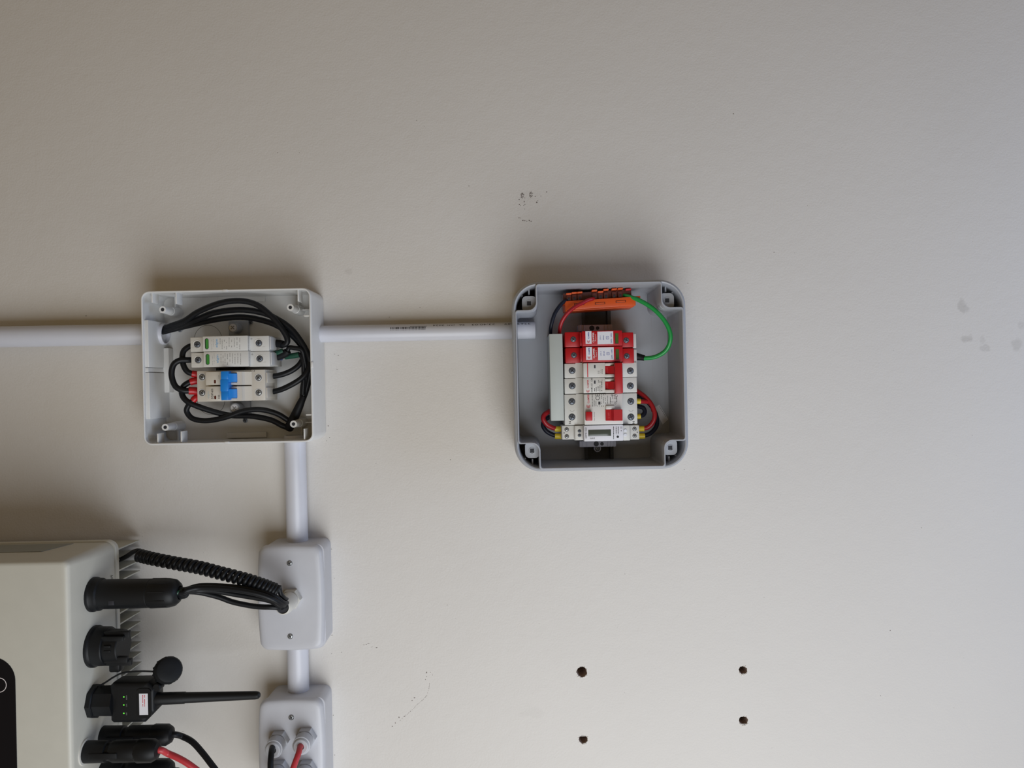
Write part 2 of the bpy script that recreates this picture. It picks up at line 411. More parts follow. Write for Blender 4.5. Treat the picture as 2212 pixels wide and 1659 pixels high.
def pipe_print():
    ax = (c2b - c2a).normalized(); up = Vector((0, 1, 0)); up = (up - ax * up.dot(ax)).normalized(); out = ax.cross(up); rr = 10.13
    def on(sdist, arc):  # arc 0 = facing out, positive towards the top of the picture
        t = arc / rr; return c2a + ax * sdist + (out * math.cos(t) + up * math.sin(t)) * rr
    U = lambda px: (px - 691) / (1156 - 691) * (c2b - c2a).length
    mb = MB()
    for (txt, x0, x1) in (('2024', 937, 961), ('JAN', 967, 984), ('26', 993, 1005), ('23:40:03', 1020, 1070), ('3263 049', 1090, 1146)):
        vs, fs = glyphs(txt, 1); cs, L = U((x0 + x1) / 2), U(x1) - U(x0); o = len(mb.v)
        mb.add([on(cs - x / lx * L, 8.6 - y / ly * 2.9) for x, y, lx, ly in vs], fs)
    rnd = random.Random(5); x = 846.0
    while x < 921:
        wd = rnd.choice((.8, .8, 1.5, 2.2)); a, b = U(x), U(min(x + wd, 921))
        mb.add([on(a, 2.4), on(b, 2.4), on(b, 4.6), on(b, 6.6), on(a, 6.6), on(a, 4.6)], [[0, 1, 2, 5], [5, 2, 3, 4]]); x += wd + rnd.choice((.8, .8, 1.4))
    x = 888.0
    while x < 922:
        a, b = U(x), U(x + 1.6); mb.add([on(a, 7.0), on(b, 7.0), on(b, 7.9), on(a, 7.9)], [[0, 1, 2, 3]]); x += 2.4
    part('printed_lettering', mb, 'ink_black', pipe2, 'black barcode and date print')
pipe_print()

# ------------------------------------------------------------------ cables
def cable(label, pts, r, m, group=None, ends=(), res=14, name='cable', cat='cable'):
    """pts: wall-frame points; ends: (name, material, pts, r)"""
    mb = MB(); mb.tube(pts, r, res, 6)
    if not ends: return single(name, mb, m, label, cat, pts[0], group)
    t = thing(name, label, cat, pts[0], group); part('insulation', mb, m, t)
    for (n, mm, pp, rr) in ends:
        e = MB(); e.tube(pp, rr, 14, 3); part(n, e, mm, t)
    return t

# ------------------------------------------------------------------ left enclosure
def left_box():
    cx, cy, _ = Q(490.4, 791.8, 58); hx, hy, W = 98.0, 88.8, 58.0
    t = thing('enclosure', 'open white plastic enclosure crammed with black cables and a blue-lever breaker', 'enclosure', (cx, cy, 0))
    O = lambda i, r=10: rrect(hx - i, hy - i, max(r - i, 1.0), 6, cx, cy)
    mb = MB(); lev = [(0, 1.0), (1.0, 0), (54, 0), (57, .3), (58, 1.0)]
    rings = [[(p[0], p[1], w) for p in O(i)] for w, i in lev] + [[(p[0], p[1], w) for p in O(i)] for w, i in ((58, 2.0), (57.4, 2.5), (3, 2.5))]
    mb.loft(rings, True, False); part('shell', mb, 'white_plastic', t)
    mb = MB(); mb.prism(O(2.5), .5, 3.0); part('back_panel', mb, 'white_plastic', t)
    L = cx - hx + 2.5; Rr = cx + hx - 2.5; T = cy + hy - 2.5; B = cy - hy + 2.5
    y = lambda py, w=40: Q(490, py, w)[1]
    # entry panels moulded on the left inner wall
    for (ya, yb, th) in ((690, 790.3, 4.5), (791, 801, 3.6), (801.7, 901, 4.5)):
        mb = MB(); mb.box(L - .3, y(ya), 2.8, L + th, y(yb), 54.5, .6); part('knockout_panel', mb, 'white_plastic', t)
    mb = MB(); rbox(mb, (350, 752, 365, 848), 2.8, 16, .6); part('ledge', mb, 'white_plastic', t)
    for (px, py) in ((351, 668.7), (627, 664), (356.7, 923), (633.9, 916)):
        q = Q(px, py, 46); mb = MB()
        mb.lathe((q[0], q[1], 2.8), (0, 0, 1), [(0, 6.2), (22, 5.0), (22.2, 4.6), (43, 4.1), (43.2, 3.9), (43.2, 2.1), (30, 1.6)], 20)
        mb.box(q[0] - .7, q[1], 2.8, q[0] + .7, T if q[1] > cy else B, 12)
        sgn = -1 if q[0] < cx else 1
        mb.box(q[0], q[1] - .7, 2.8, L if sgn < 0 else Rr, q[1] + .7, 14)
        p = part('screw_post', mb, 'white_plastic', t)
        mb = MB(); mb.lathe((q[0], q[1], 45.3), (0, 0, 1), [(0, 2.0), (.45, 2.0)], 16); part('post_hole', mb, 'screw_well', p)
    for (px, up) in ((380, 1), (328, 1), (385, 0), (334, 0), (644, 1), (651, 0)):
        u = Q(px, 650, 56)[0]; mb = MB(); ln = 13 if px not in (328, 334) else 11
        mb.box(u - .8, T + .3 if up else B - .3, 40, u + .8, (T - ln) if up else (B + ln), 55.5, .3); part('rib', mb, 'white_plastic', t)
    for py in (682, 896):
        v = Q(670, py, 55)[1]; mb = MB(); mb.box(Rr + .3, v - .8, 20, Rr - 7, v + .8, 55.5, .3); part('rib', mb, 'white_plastic', t)
    for (px, py, a, b) in ((487.5, 628, 5, 2.2), (491, 956, 5, 2.2), (674.5, 788, 2.4, 6)):
        q = Q(px, py, 57); mb = MB(); mb.box(q[0] - a / 1.9, q[1] - b / 1.9, 54, q[0] + a / 1.9, q[1] + b / 1.9, 58.8, .3); part('lid_catch', mb, 'white_plastic', t)
    # low ledges moulded along the long sides
    for (x0, x1, ya, yb) in ((470, 572, 640, 652), (490, 575, 934, 946)):
        mb = MB(); rbox(mb, (x0, ya, x1, yb), 2.8, 7, .8); part('ledge', mb, 'white_plastic', t)
    for (px, py, r) in ((449.5, 732, 30), (456, 866, 30)):
        q = Q(px, py, 3); k = (D - 3) / F; n = 40; mb = MB()
        a = [(q[0] + r * k * math.cos(6.2832 * i / n), q[1] + r * k * math.sin(6.2832 * i / n)) for i in range(n)]
        b = [(q[0] + (r - 1.1) * k * math.cos(6.2832 * i / n), q[1] + (r - 1.1) * k * math.sin(6.2832 * i / n)) for i in range(n)]
        mb.ringwall(a, b, 2.6, 3.1); part('knockout_ring', mb, 'ink_grey', t)
    # rail carrier bosses with plastic screws, and the steel fixing screws
    for (px, py, dx, dy) in ((503, 707.6, 12, 3), (506.8, 881.7, 12, 3)):
        mb = MB(); q = Q(px, py, 24); mb.lathe((q[0], q[1], 2.8), (0, 0, 1), [(0, 6.5), (20, 6.0), (21, 5.2)], 20)
        mb.box(q[0] - 11, q[1] - 9, 2.8, q[0] + 13, q[1] + 9, 8.5, .8); part('rail_carrier', mb, 'grey_plastic', t)
        screw(t, px, py, 24.4, 8.0, 'white', .75)
    for (px, py) in ((388.8, 712), (529.7, 908), (541, 696)): screw(t, px, py, 4.2, 6.0, 'brass', .4)
    return t
left_box()

def hat_rail(name, label, px0, px1, py0, py1, w0, m):
    a, b = Q((px0 + px1) / 2, py0, w0), Q((px0 + px1) / 2, py1, w0); u = (a[0] + b[0]) / 2; h = 17.5
    prof = [(-h, 7.5), (-13.5, 7.5), (-13.5, 1), (13.5, 1), (13.5, 7.5), (h, 7.5), (h, 6.4), (14.6, 6.4), (14.6, 0), (-14.6, 0), (-14.6, 6.4), (-h, 6.4)]
    mb = MB(); mb.loft([[(u + x, v, w0 + z) for x, z in prof] for v in (a[1], b[1])])
    return single(name, mb, m, label, 'rail', (u, (a[1] + b[1]) / 2, w0))
hat_rail('din_rail', 'dark mounting rail behind the grey surge protectors and blue-lever breaker', 470, 536, 729, 864, 4, 'rail_dark')

def poly_px(pts, w): return [Q(x, y, w)[:2] for x, y in pts]

def elgin_surge(label, x, y, seed):
    """x, y = shift in photo px of the lower-left reference module"""
    a = Q(498 + x, 742 + y, 10); t = thing('surge_protector', label, 'surge protector', a, 'pale surge protectors in the white enclosure')
    Y0, Y1 = 725.5 + y, 758.6 + y
    mb = MB(); rbox(mb, (411 + x, Y0 + 1.5, 583 + x, Y1), 12, 55, .8); rbox(mb, (536 + x, Y0, 581 + x, Y1 - .3), 40, 58, .8); part('body', mb, 'device_white', t)
    mb = MB(); rbox(mb, (437.5 + x, Y0, 535.3 + x, Y1), 46, 66, .9); part('cartridge', mb, 'device_white', t)
    mb = MB(); r = rect(442.6 + x, 731 + y, 450.8 + x, 754.6 + y, 66); rr = rrect((r[2] - r[0]) / 2, (r[3] - r[1]) / 2, 2.1, 6, (r[0] + r[2]) / 2, (r[1] + r[3]) / 2)
    mb.prism(rr, 65.5, 66.08); part('window_frame', mb, 'screw_well', t)
    mb = MB(); rr = rrect((r[2] - r[0]) / 2 - .55, (r[3] - r[1]) / 2 - .45, 1.6, 6, (r[0] + r[2]) / 2 + .35, (r[1] + r[3]) / 2)
    mb.prism(rr, 65.6, 66.14); part('status_window', mb, 'green_window', t, 'green status window')
    for (px, py, w) in ((426, 744, 55), (559, 741.2, 58)):
        q = Q(px + x, py + y, w); mb = MB(); mb.lathe((q[0], q[1], w - 1), (0, 0, 1), [(0, 5.1), (1.25, 5.0), (1.35, 4.6), (1.1, 4.1)], 24, cap1=False)
        k = (D - w) / F; s_ = 1 if px > 500 else -1
        mb.box(q[0] + s_ * 2.5, q[1] + 4.0, w - .5, q[0] + s_ * 7.2, q[1] + 4.4, w + .12); mb.box(q[0] + s_ * 2.5, q[1] - 4.4, w - .5, q[0] + s_ * 7.2, q[1] - 4.0, w + .12)
        part('terminal_ring', mb, 'device_white', t); screw(t, px + x, py + y, w + .35, 6.8, 'dark', .5 + seed)
    mb = MB(); rbox(mb, (582.5 + x, Y0 + 2, 585 + x, Y1 - 4), 30, 56.5, .4); rbox(mb, (582 + x, Y0 + 3, 589 + x, Y1 - 2), 14, 40, .6); part('terminal_shroud', mb, 'device_grey', t)
    mb = MB(); rbox(mb, (598 + x, 735 + y, 605 + x, 744 + y), 12, 20, .5); rbox(mb, (580 + x, 737 + y, 600 + x, 741 + y), 13, 17, .3); part('rail_clip', mb, 'blue_tab', t, 'blue plastic rail clip')
    mb = MB(); write(mb, 'elgin', 468.5 + x, 741.5 + y, 66, 18, 6.2); part('logo', mb, 'ink_sky', t)
    mb = MB(); write(mb, '+', 543 + x, 732 + y, 58, 4.5, 4.5, 0); fineprint(mb, 536.5 + x, Y0 + 1, Y1 - 1, 66 - 1, .6, 3, 1.0)
    for i, xx in enumerate((457.5, 461, 475.5, 480, 484.5, 489.5, 495, 500.5, 506, 512, 518)): fineprint(mb, xx + x, 729 + y + (i % 3), 755 + y - (i * 2 % 5), 66, 1.1 if i > 1 else .5, seed * 20 + i, .66)
    part('printed_lettering', mb, 'ink_grey', t)
    return t
elgin_surge('upper pale grey surge protector with green window, beside the arched black cables', 0, 0, 1)
elgin_surge('lower pale grey surge protector with green window, against the blue-lever breaker', 1.8, 33.6, 2)

def elgin_breaker():
    a = Q(500, 832, 10); t = thing('circuit_breaker', 'cream two-pole circuit breaker with joined bright blue levers', 'circuit breaker', a)
    mb = MB(); rbox(mb, (425.6, 800, 576, 866.5), 12, 52, .8); part('body', mb, 'breaker_cream', t)
    mb = MB(); rbox(mb, (542.5, 798.5, 573, 865.3), 30, 56, .8); part('terminal_block', mb, 'breaker_cream', t)
    for (y0, y1) in ((803, 831.7), (834.5, 866)):
        mb = MB(); rbox(mb, (444, y0, 478, y1), 40, 66, .8)
        k = rect(478, y0, 512, y1, 64); mb.box(k[0], k[1], 40, k[2], k[3], 60, .4)
        # the sloping foot of the nose, running down to the terminals
        r0, r1 = rect(512, y0, 522, y1, 66), rect(522, y0, 543, y1, 58)
        mb.loft([[(r0[0], v, 40), (r0[0], v, 66), (r0[2], v, 65.4), (r1[0] + 1, v, 63.5), (r1[0] + 4, v, 59), (r1[0] + 8, v, 57.5), (r1[2], v, 56.6), (r1[2], v, 40)] for v in (r0[1], r0[3])])
        part('nose', mb, 'breaker_cream', t)
    for (y0, y1) in ((802.5, 806), (826, 831.5), (835, 840.5), (860, 865.8)):
        mb = MB(); rbox(mb, (493, y0, 512.5, y1), 50, 65.6, .5); part('lever_guard', mb, 'breaker_cream', t)
    mb = MB(); rbox(mb, (476.5, 801.5, 492.8, 820), 58, 75, 1.0); rbox(mb, (475.3, 819, 492.8, 846), 58, 75.2, 1.0); rbox(mb, (477, 845, 493.3, 864.5), 58, 75, 1.0)
    for (y0, y1) in ((806.9, 825.3), (841, 859.6)):
        a0, a1 = rect(492, y0, 500, y1, 73), rect(500, y0, 512, y1, 67)
        mb.loft([[(a0[0] - 1, v, 58), (a0[0] - 1, v, 74.6), (a0[2], v, 72.5), (a1[2], v, 67.5), (a1[2], v, 58)] for v in (a0[1], a0[3])])
    part('lever', mb, 'blue_plastic', t, 'bright blue joined lever')
    for (px, py, w) in ((436.3, 814.5, 52), (436.3, 848.4, 52), (558.3, 815.6, 56), (558.7, 847.9, 56)):
        q = Q(px, py, w); mb = MB(); mb.lathe((q[0], q[1], w - 1), (0, 0, 1), [(0, 4.6), (1.2, 4.5), (1.3, 4.1), (1.1, 3.6)], 24, cap1=False); part('terminal_ring', mb, 'device_grey', t)
        screw(t, px, py, w + .3, 6.4, 'steel', .6 + px % 1)
    for (px, py) in ((464.4, 824.6), (465, 858.6)):
        r = rect(px - 2.2, py - 4, px + 2.2, py + 4, 66); mb = MB(); mb.prism(rrect((r[2] - r[0]) / 2, (r[3] - r[1]) / 2, 1.1, 5, (r[0] + r[2]) / 2, (r[1] + r[3]) / 2), 65.6, 66.1); part('indicator', mb, 'amber_plastic', t)
    for py in (815.6, 848):
        mb = MB(); rbox(mb, (575, py - 11, 577.5, py + 11), 24, 54, .4); rbox(mb, (573, py - 14, 582, py + 14), 14, 38, .6); part('terminal_shroud', mb, 'breaker_cream', t)
        mb = MB(); rbox(mb, (586, py - 10, 594, py + 8), 11, 18, .5); rbox(mb, (575, py - 6, 588, py + 4), 12, 16, .3); part('rail_clip', mb, 'blue_tab', t, 'blue plastic rail clip')
    mb = MB(); write(mb, 'DZ47-63S', 458.4, 850.8, 66, 22, 4.6, 90, .01); write(mb, 'C50', 473, 857.5, 66, 8.5, 4.3, 90, .01); write(mb, '1 2', 472.5, 814, 66, 6, 2.0)
    part('printed_lettering', mb, 'ink_black', t)
    mb = MB(); write(mb, '12', 547.5, 801.2, 56, 7, 3.2, 0); part('terminal_number', mb, 'ink_black', t)
    mb = MB(); write(mb, 'elgin', 450.3, 853.5, 66, 15, 5.5); part('logo', mb, 'ink_faded', t)
elgin_breaker()

ZL = lambda zx, zy, w: Q(280 + zx / 4.366, 600 + zy / 4.366, w)
G1 = 'black cables in the white enclosure'
def ZP(*pts): return [ZL(*p) for p in pts]
cable('black cable on the tallest arch, from the left conduit to the upper pale surge protector',
      ZP((180, 520, 16), (300, 490, 20), (400, 450, 30), (520, 405, 38), (650, 320, 44), (850, 240, 48), (1040, 217, 48), (1200, 255, 46), (1330, 355, 44), (1420, 460, 42), (1478, 550, 40), (1487, 605, 39), (1455, 632, 38), (1400, 622, 36), (1340, 618, 34)), 3.4, 'black_cable', G1,
      [('heat_shrink', 'shrink_black', ZP((1320, 617, 34), (1350, 618, 34), (1410, 622, 36), (1445, 630, 38)), 4.6)])
cable('black cable on the middle arch, curving down inside the right wall of the white enclosure',
      ZP((180, 530, 18), (310, 500, 24), (600, 405, 34), (800, 330, 38), (1040, 302, 40), (1250, 330, 38), (1400, 395, 36), (1530, 490, 34), (1640, 640, 32), (1695, 770, 30), (1700, 900, 26), (1670, 1040, 24), (1640, 1130, 22), (1600, 1220, 20)), 3.5, 'black_cable', G1)
cable('black cable on the lowest of the three arches in the white enclosure',
      ZP((180, 535, 14), (310, 510, 18), (600, 440, 26), (850, 388, 30), (1080, 372, 30), (1300, 415, 29), (1450, 485, 28), (1560, 570, 26), (1650, 690, 24), (1680, 800, 22), (1680, 900, 20), (1640, 1010, 18), (1630, 1130, 17)), 3.5, 'black_cable', G1)
cable('black cable leaving the upper right terminal of the blue-lever breaker',
      ZP((1300, 932, 30), (1345, 930, 31), (1440, 912, 31), (1530, 875, 30), (1600, 820, 28), (1640, 750, 26), (1650, 680, 24)), 3.3, 'black_cable', G1,
      [('bare_strands', 'copper', ZP((1290, 933, 30), (1330, 931, 31)), 2.4)])
cable('black cable leaving the lower right terminal of the blue-lever breaker',
      ZP((1300, 1080, 30), (1345, 1076, 31), (1440, 1050, 33), (1560, 990, 34), (1640, 930, 33), (1690, 850, 31), (1695, 760, 29)), 3.3, 'black_cable', G1,
      [('bare_strands', 'copper', ZP((1290, 1083, 30), (1330, 1078, 31)), 2.4)])
cable('dark green and black earth cable at the right end of the lower pale surge protector',
      ZP((1350, 745, 32), (1420, 735, 33), (1480, 700, 35), (1505, 660, 36), (1545, 662, 36), (1620, 680, 35), (1645, 760, 32), (1665, 880, 29), (1655, 1000, 27), (1638, 1120, 25)), 2.7, 'black_cable', G1,
      [('heat_shrink', 'shrink_black', ZP((1345, 750, 32), (1400, 745, 33), (1470, 715, 35), (1490, 690, 36)), 4.4), ('green_sheath', 'dark_green', ZP((1345, 715, 34), (1400, 708, 35.5), (1450, 690, 36)), 3.2)])
cable('second dark green and black earth cable looping beside the lower pale surge protector',
      ZP((1500, 740, 30), (1560, 735, 31), (1605, 725, 32), (1635, 780, 32), (1640, 870, 31), (1640, 980, 30), (1632, 1100, 28)), 2.5, 'black_cable', G1,
      [('green_sheath', 'dark_green', ZP((1470, 745, 29), (1530, 738, 31), (1600, 724, 32)), 3.4)])
mb = MB(); mb.tube(ZP((1640, 1120, 26), (1610, 1190, 26), (1565, 1290, 24), (1525, 1370, 20), (1500, 1420, 16)), lambda t_: 3.4 + 2.2 * math.sin(min(t_ * 1.4, 1) * 1.57), 14, 5)
single('heat_shrink_sleeve', mb, 'shrink_black', 'thick black heat-shrink sleeve leaning on the lower right post of the white enclosure', 'sleeve', ZL(1565, 1290, 24))
cable('black cable from the upper pale surge protector, curving left into the topmost red ferrule',
      ZP((590, 640, 34), (550, 655, 36), (508, 695, 38), (497, 760, 39), (510, 830, 39), (545, 885, 38), (600, 908, 36)), 3.3, 'black_cable', G1,
      [('ferrule', 'ferrule_red', ZP((588, 905, 37), (612, 908, 36), (645, 910, 34)), 4.0)])
cable('black cable from the lower pale surge protector, making the widest loop at the left',
      ZP((590, 775, 36), (550, 776, 40), (470, 780, 44), (412, 825, 46), (396, 920, 46), (430, 1020, 45), (500, 1062, 43), (570, 1066, 40)), 3.4, 'black_cable', G1,
      [('ferrule', 'ferrule_red', ZP((556, 1066, 41), (595, 1066, 39), (645, 1070, 36)), 4.5), ('ferrule', 'ferrule_yellow', ZP((548, 776, 40), (600, 776, 36)), 3.2)])
cable('black cable from the second red ferrule, sweeping under the breaker to the lower right corner',
      ZP((610, 975, 36), (565, 985, 37), (508, 1025, 38), (492, 1085, 38), (525, 1150, 38), (610, 1200, 36), (790, 1262, 30), (950, 1298, 26), (1150, 1305, 24), (1330, 1340, 22), (1440, 1395, 20), (1500, 1415, 16)), 3.4, 'black_cable', G1,
      [('ferrule', 'ferrule_red', ZP((572, 983, 37), (605, 975, 36), (645, 970, 34)), 4.2)])
cable('black cable from the lowest red ferrule, curling back under itself along the bottom',
      ZP((625, 1130, 36), (590, 1165, 36), (548, 1215, 35), (540, 1265, 34), (590, 1325, 33), (690, 1348, 32), (800, 1340, 31), (930, 1308, 31), (1070, 1258, 30), (1230, 1243, 28), (1380, 1278, 24), (1480, 1335, 20), (1530, 1370, 17)), 3.2, 'black_cable', G1,
      [('ferrule', 'ferrule_red', ZP((600, 1155, 36), (618, 1138, 36), (645, 1120, 34)), 4.0)])

# ------------------------------------------------------------------ right enclosure
def right_box():
    W = 80.0; cx, cy, _ = Q(1297.6, 811, W); hx, hy = 98.0, 107.0
    t = thing('enclosure', 'open grey rounded enclosure holding red surge protectors and an energy meter', 'enclosure', (cx, cy, 0))
    O = lambda i, r=30: rrect(hx - i, hy - i, r - i, 10, cx, cy)
    mb = MB()
    prof = [(0, 3), (2, 1), (5, 0), (70, 0), (74, .5), (76.5, 1.6), (77.5, 3.0), (77, 4.2), (75, 5.0), (60, 5.6), (4, 6.2)]
    mb.loft([[(p[0], p[1], w) for p in O(i)] for w, i in prof], True, False)
    part('shell', mb, 'grey_plastic', t)
    mb = MB(); mb.prism(O(4), 1, 4.0); part('back_panel', mb, 'grey_plastic', t)
    # inner rim: a rectangle with notched corners that leave the four screw pockets
    X, Y, nx, ny = 94.3, 104.0, 23.5, 29.0
    def notched(i):
        r1, r2 = 3.0, 9.0; pts = []
        def arc(x, y, r, a0, a1, n=5): pts.extend((x + r * math.cos(R(a0 + (a1 - a0) * k / n)), y + r * math.sin(R(a0 + (a1 - a0) * k / n))) for k in range(n + 1))
        x, y, a, b = X - i, Y - i, X - nx - i, Y - ny - i
        base = []
        # first quadrant outline from the right side up and round to the top side
        arc(x - r1, b - r1, r1, 0, 90); arc(a + r2, b + r2, r2, 270, 180); arc(a - r1, y - r1, r1, 0, 90)
        q1 = list(pts); out = q1 + [(-p[0], p[1]) for p in q1[::-1]] + [(-p[0], -p[1]) for p in q1] + [(p[0], -p[1]) for p in q1[::-1]]
        return [(cx + p[0], cy + p[1]) for p in out]
    mb = MB(); o0, o1, o2, o3 = notched(0), notched(.5), notched(1.4), notched(1.9)
    mb.loft([[(p[0], p[1], w) for p in q] for w, q in ((3.5, o0), (79, o0), (80, o1), (80, o2), (79, o3), (60, o3), (3.5, notched(3.6)))], False, False)
    part('inner_rim', mb, 'grey_plastic', t)
    for sx in (-1, 1):
        for sy in (-1, 1):
            ax, ay = cx + sx * (X - nx), cy + sy * (Y - ny)
            poly = rrect(8.2, 9.0, 5, 5, ax + sx * 7.0, ay + sy * 7.6)
            mb = MB(); mb.prism(poly, 4, 69); b = part('screw_boss', mb, 'grey_plastic', t)
            mb = MB(); q = (ax + sx * 7.4, ay + sy * 8.4)
            mb.lathe((q[0], q[1], 68.5), (0, 0, 1), [(0, 4.0), (.9, 3.9), (1.0, 3.3), (.6, 3.1)], 20, cap1=False); part('boss_collar', mb, 'grey_plastic', b)
            mb = MB(); mb.box(q[0] - 2.3, q[1] - 2.3, 68.6, q[0] + 2.3, q[1] + 2.3, 69.2); part('square_hole', mb, 'screw_well', b)
            mb = MB(); mb.box(ax + sx * 7.0 - .8, cy + sy * (hy - 6), 4, ax + sx * 7.0 + .8, cy + sy * (hy - 13.5), 64, .2)
            mb.box(cx + sx * (hx - 6.5), ay + sy * 18 - .8, 4, cx + sx * (hx - 13), ay + sy * 18 + .8, 62, .2); part('rib', mb, 'grey_plastic', t)
            screw(t, *_px(ax + sx * 8, ay + sy * 17, 8), 8, 6.0, 'bare', .4)
    mb = MB(); mb.box(cx + hx - 26, cy - Y + ny + 2, 3.8, cx + hx - 25.4, cy + Y - ny - 2, 4.3); part('moulding_line', mb, 'pocket_plastic', t)
    return t
def _px(u, v, w):
    k = F / (D - w); c_, s_ = math.cos(ROLL), math.sin(ROLL); x, y = u * k, v * k
    return CX + x * c_ - y * s_, CY - (x * s_ + y * c_)
right_box()
hat_rail('din_rail', 'dark grey mounting rail carrying the row of red and white devices', 1258, 1321, 668, 991, 5, 'rail_dark')

def end_clamp(label, x0, y0, x1, y1, ring):
    a = Q((x0 + x1) / 2, (y0 + y1) / 2, 14); t = thing('end_clamp', label, 'clamp', a, 'end clamps on the rail')
    mb = MB(); rbox(mb, (x0, y0, x1, y1), 12.5, 30, .8); part('body', mb, 'clamp_grey', t)
    xm = (x0 + x1) / 2; ym = (y0 + y1) / 2; d = 1 if ring else -1
    for (dx, r) in ((-7.5, 5.6), (4.8, 3.9)):
        q = Q(xm + dx + (4 if ring else 0), ym, 30); mb = MB(); mb.lathe((q[0], q[1], 29.5), (0, 0, 1), [(0, r / 1.82), (.6, r / 1.82)], 20); part('hole', mb, 'screw_well', t)
    for dx in (-33, -24, 22, 29, 36):
        mb = MB(); rbox(mb, (xm + dx - 1, y0 + .6, xm + dx + 1, y1 - .4), 29, 31.2, .3); part('rib', mb, 'clamp_grey', t)
    if ring:
        q = Q(1290.7, 969, 24); mb = MB(); mb.lathe((q[0], q[1], 13), (0, 0, 1), [(0, 4.0), (12, 4.0), (12, 3.1), (8, 3.1)], 24, cap1=False); part('screw_collar', mb, 'clamp_grey', t)
        screw(t, 1290.7, 969, 21.5, 5.3, 'steel', .5)
end_clamp('grey end clamp above the red surge protectors', 1249, 701.5, 1323, 716, False)
end_clamp('grey end clamp with a screw ring, below the energy meter', 1252, 952, 1331, 965.5, True)

def clamper_surge(label, y, sh):
    t = thing('surge_protector', label, 'surge protector', Q(1295 + sh, 733 + y, 12), 'red surge protectors in the grey enclosure')
    mb = MB(); rbox(mb, (1220 + sh, 717 + y, 1254 + sh, 750 + y), 13, 60, 1.2); rbox(mb, (1343 + sh, 718 + y, 1368.6 + sh, 750.5 + y), 13, 60, 1.0); rbox(mb, (1250 + sh, 716.5 + y, 1345 + sh, 750 + y), 13, 56, .5)
    part('body', mb, 'red_plastic', t)
    mb = MB(); r = rect(1254.5 + sh, 714.5 + y, 1344 + sh, 747.5 + y, 76); mb.box(r[0] + 1.5, r[1], 54, r[2], r[3], 76, .8)
    mb.box(r[0] - .4, r[1] + 1, 54, r[0] + 3, r[3] - 1, 70, .5); part('cartridge', mb, 'red_plastic', t)
    mb = MB(); rbox(mb, (1366 + sh, 721 + y, 1374.5 + sh, 752 + y), 14, 56, .6); part('rear_housing', mb, 'device_grey', t)
    for (px, py) in ((1238.4, 733), (1352.7, 735)): screw(t, px + sh, py + y, 60, 6.3, 'dark', .5 + px % 1)
    mb = MB(); strip(mb, 1264.8 + sh, 715.5 + y, 1277.8 + sh, 743 + y, 76); part('logo_label', mb, 'sticker_white', t)
    mb = MB(); strip(mb, 1290.6 + sh, 716 + y, 1324.7 + sh, 743.6 + y, 76); part('data_label', mb, 'sticker_white', t)
    mb = MB(); strip(mb, 1328.8 + sh, 720 + y, 1336 + sh, 742.5 + y, 76, .08); part('window_frame', mb, 'screw_well', t)
    mb = MB(); strip(mb, 1329.6 + sh, 720 + y, 1335.4 + sh, 741.4 + y, 76, .15); part('status_window', mb, 'dark_green_window', t, 'dark green status window')
    Z = 76.06
    mb = MB(); write(mb, 'CLAMPER', 1271.4 + sh, 724.5 + y, Z, 15, 2.8, 90, .02); write(mb, '275 V', 1297 + sh, 729.5 + y, Z, 9.5, 2.6); write(mb, '20 kA', 1303.5 + sh, 729.5 + y, Z, 10, 2.8, 90, .01); write(mb, 'DPS / SPD', 1320.6 + sh, 730 + y, Z, 21, 2.9, 90, .01)
    q = Q(1312.2 + sh, 729.7 + y, Z); a, b = rrect(1.6, 1.5, .4, 3, q[0], q[1]), rrect(1.3, 1.2, .3, 3, q[0], q[1]); mb.ringwall(a, b, Z, Z + .08); write(mb, 'T2', 1312.2 + sh, 729.7 + y, Z, 3, 2, 90)
    part('printed_lettering', mb, 'ink_blue', t)
    mb = MB(); write(mb, 'CLAMPER', 1281.6 + sh, 729 + y, 76, 21.5, 3.6, 90, .02); write(mb, 'Front V', 1286.6 + sh, 729.5 + y, 76, 14.5, 3.0); part('white_lettering', mb, 'ink_white', t)
    mb = MB(); emblem(mb, 1271.2 + sh, 737.2 + y, Z, 3.0, 3.6); part('emblem', mb, 'ink_red', t)
def emblem(mb, px, py, w, rx, ry):
    """three nested open arcs, opening upwards in the picture"""
    k = (D - w) / F; q = Q(px, py, w)
    for f in (1.0, .66, .32):
        n = 12; o, i = [], []
        for j in range(n + 1):
            t = R(-215 + 250 * j / n); e = 1.0 if f > .4 else .9
            o.append((q[0] + rx * k * f * math.cos(t), q[1] + ry * k * f * math.sin(t), w + .06)); g = f - .2
            i.append((q[0] + rx * k * g * math.cos(t), q[1] + ry * k * g * math.sin(t), w + .06))
        for j in range(n): mb.add([o[j], o[j + 1], i[j + 1], i[j]], [[0, 1, 2, 3]])
clamper_surge('upper red surge protector, next to the grey end clamp under the orange terminal block', 0, 0)
clamper_surge('lower red surge protector, touching the red-lever breaker and wired green', 34.2, 1.2)

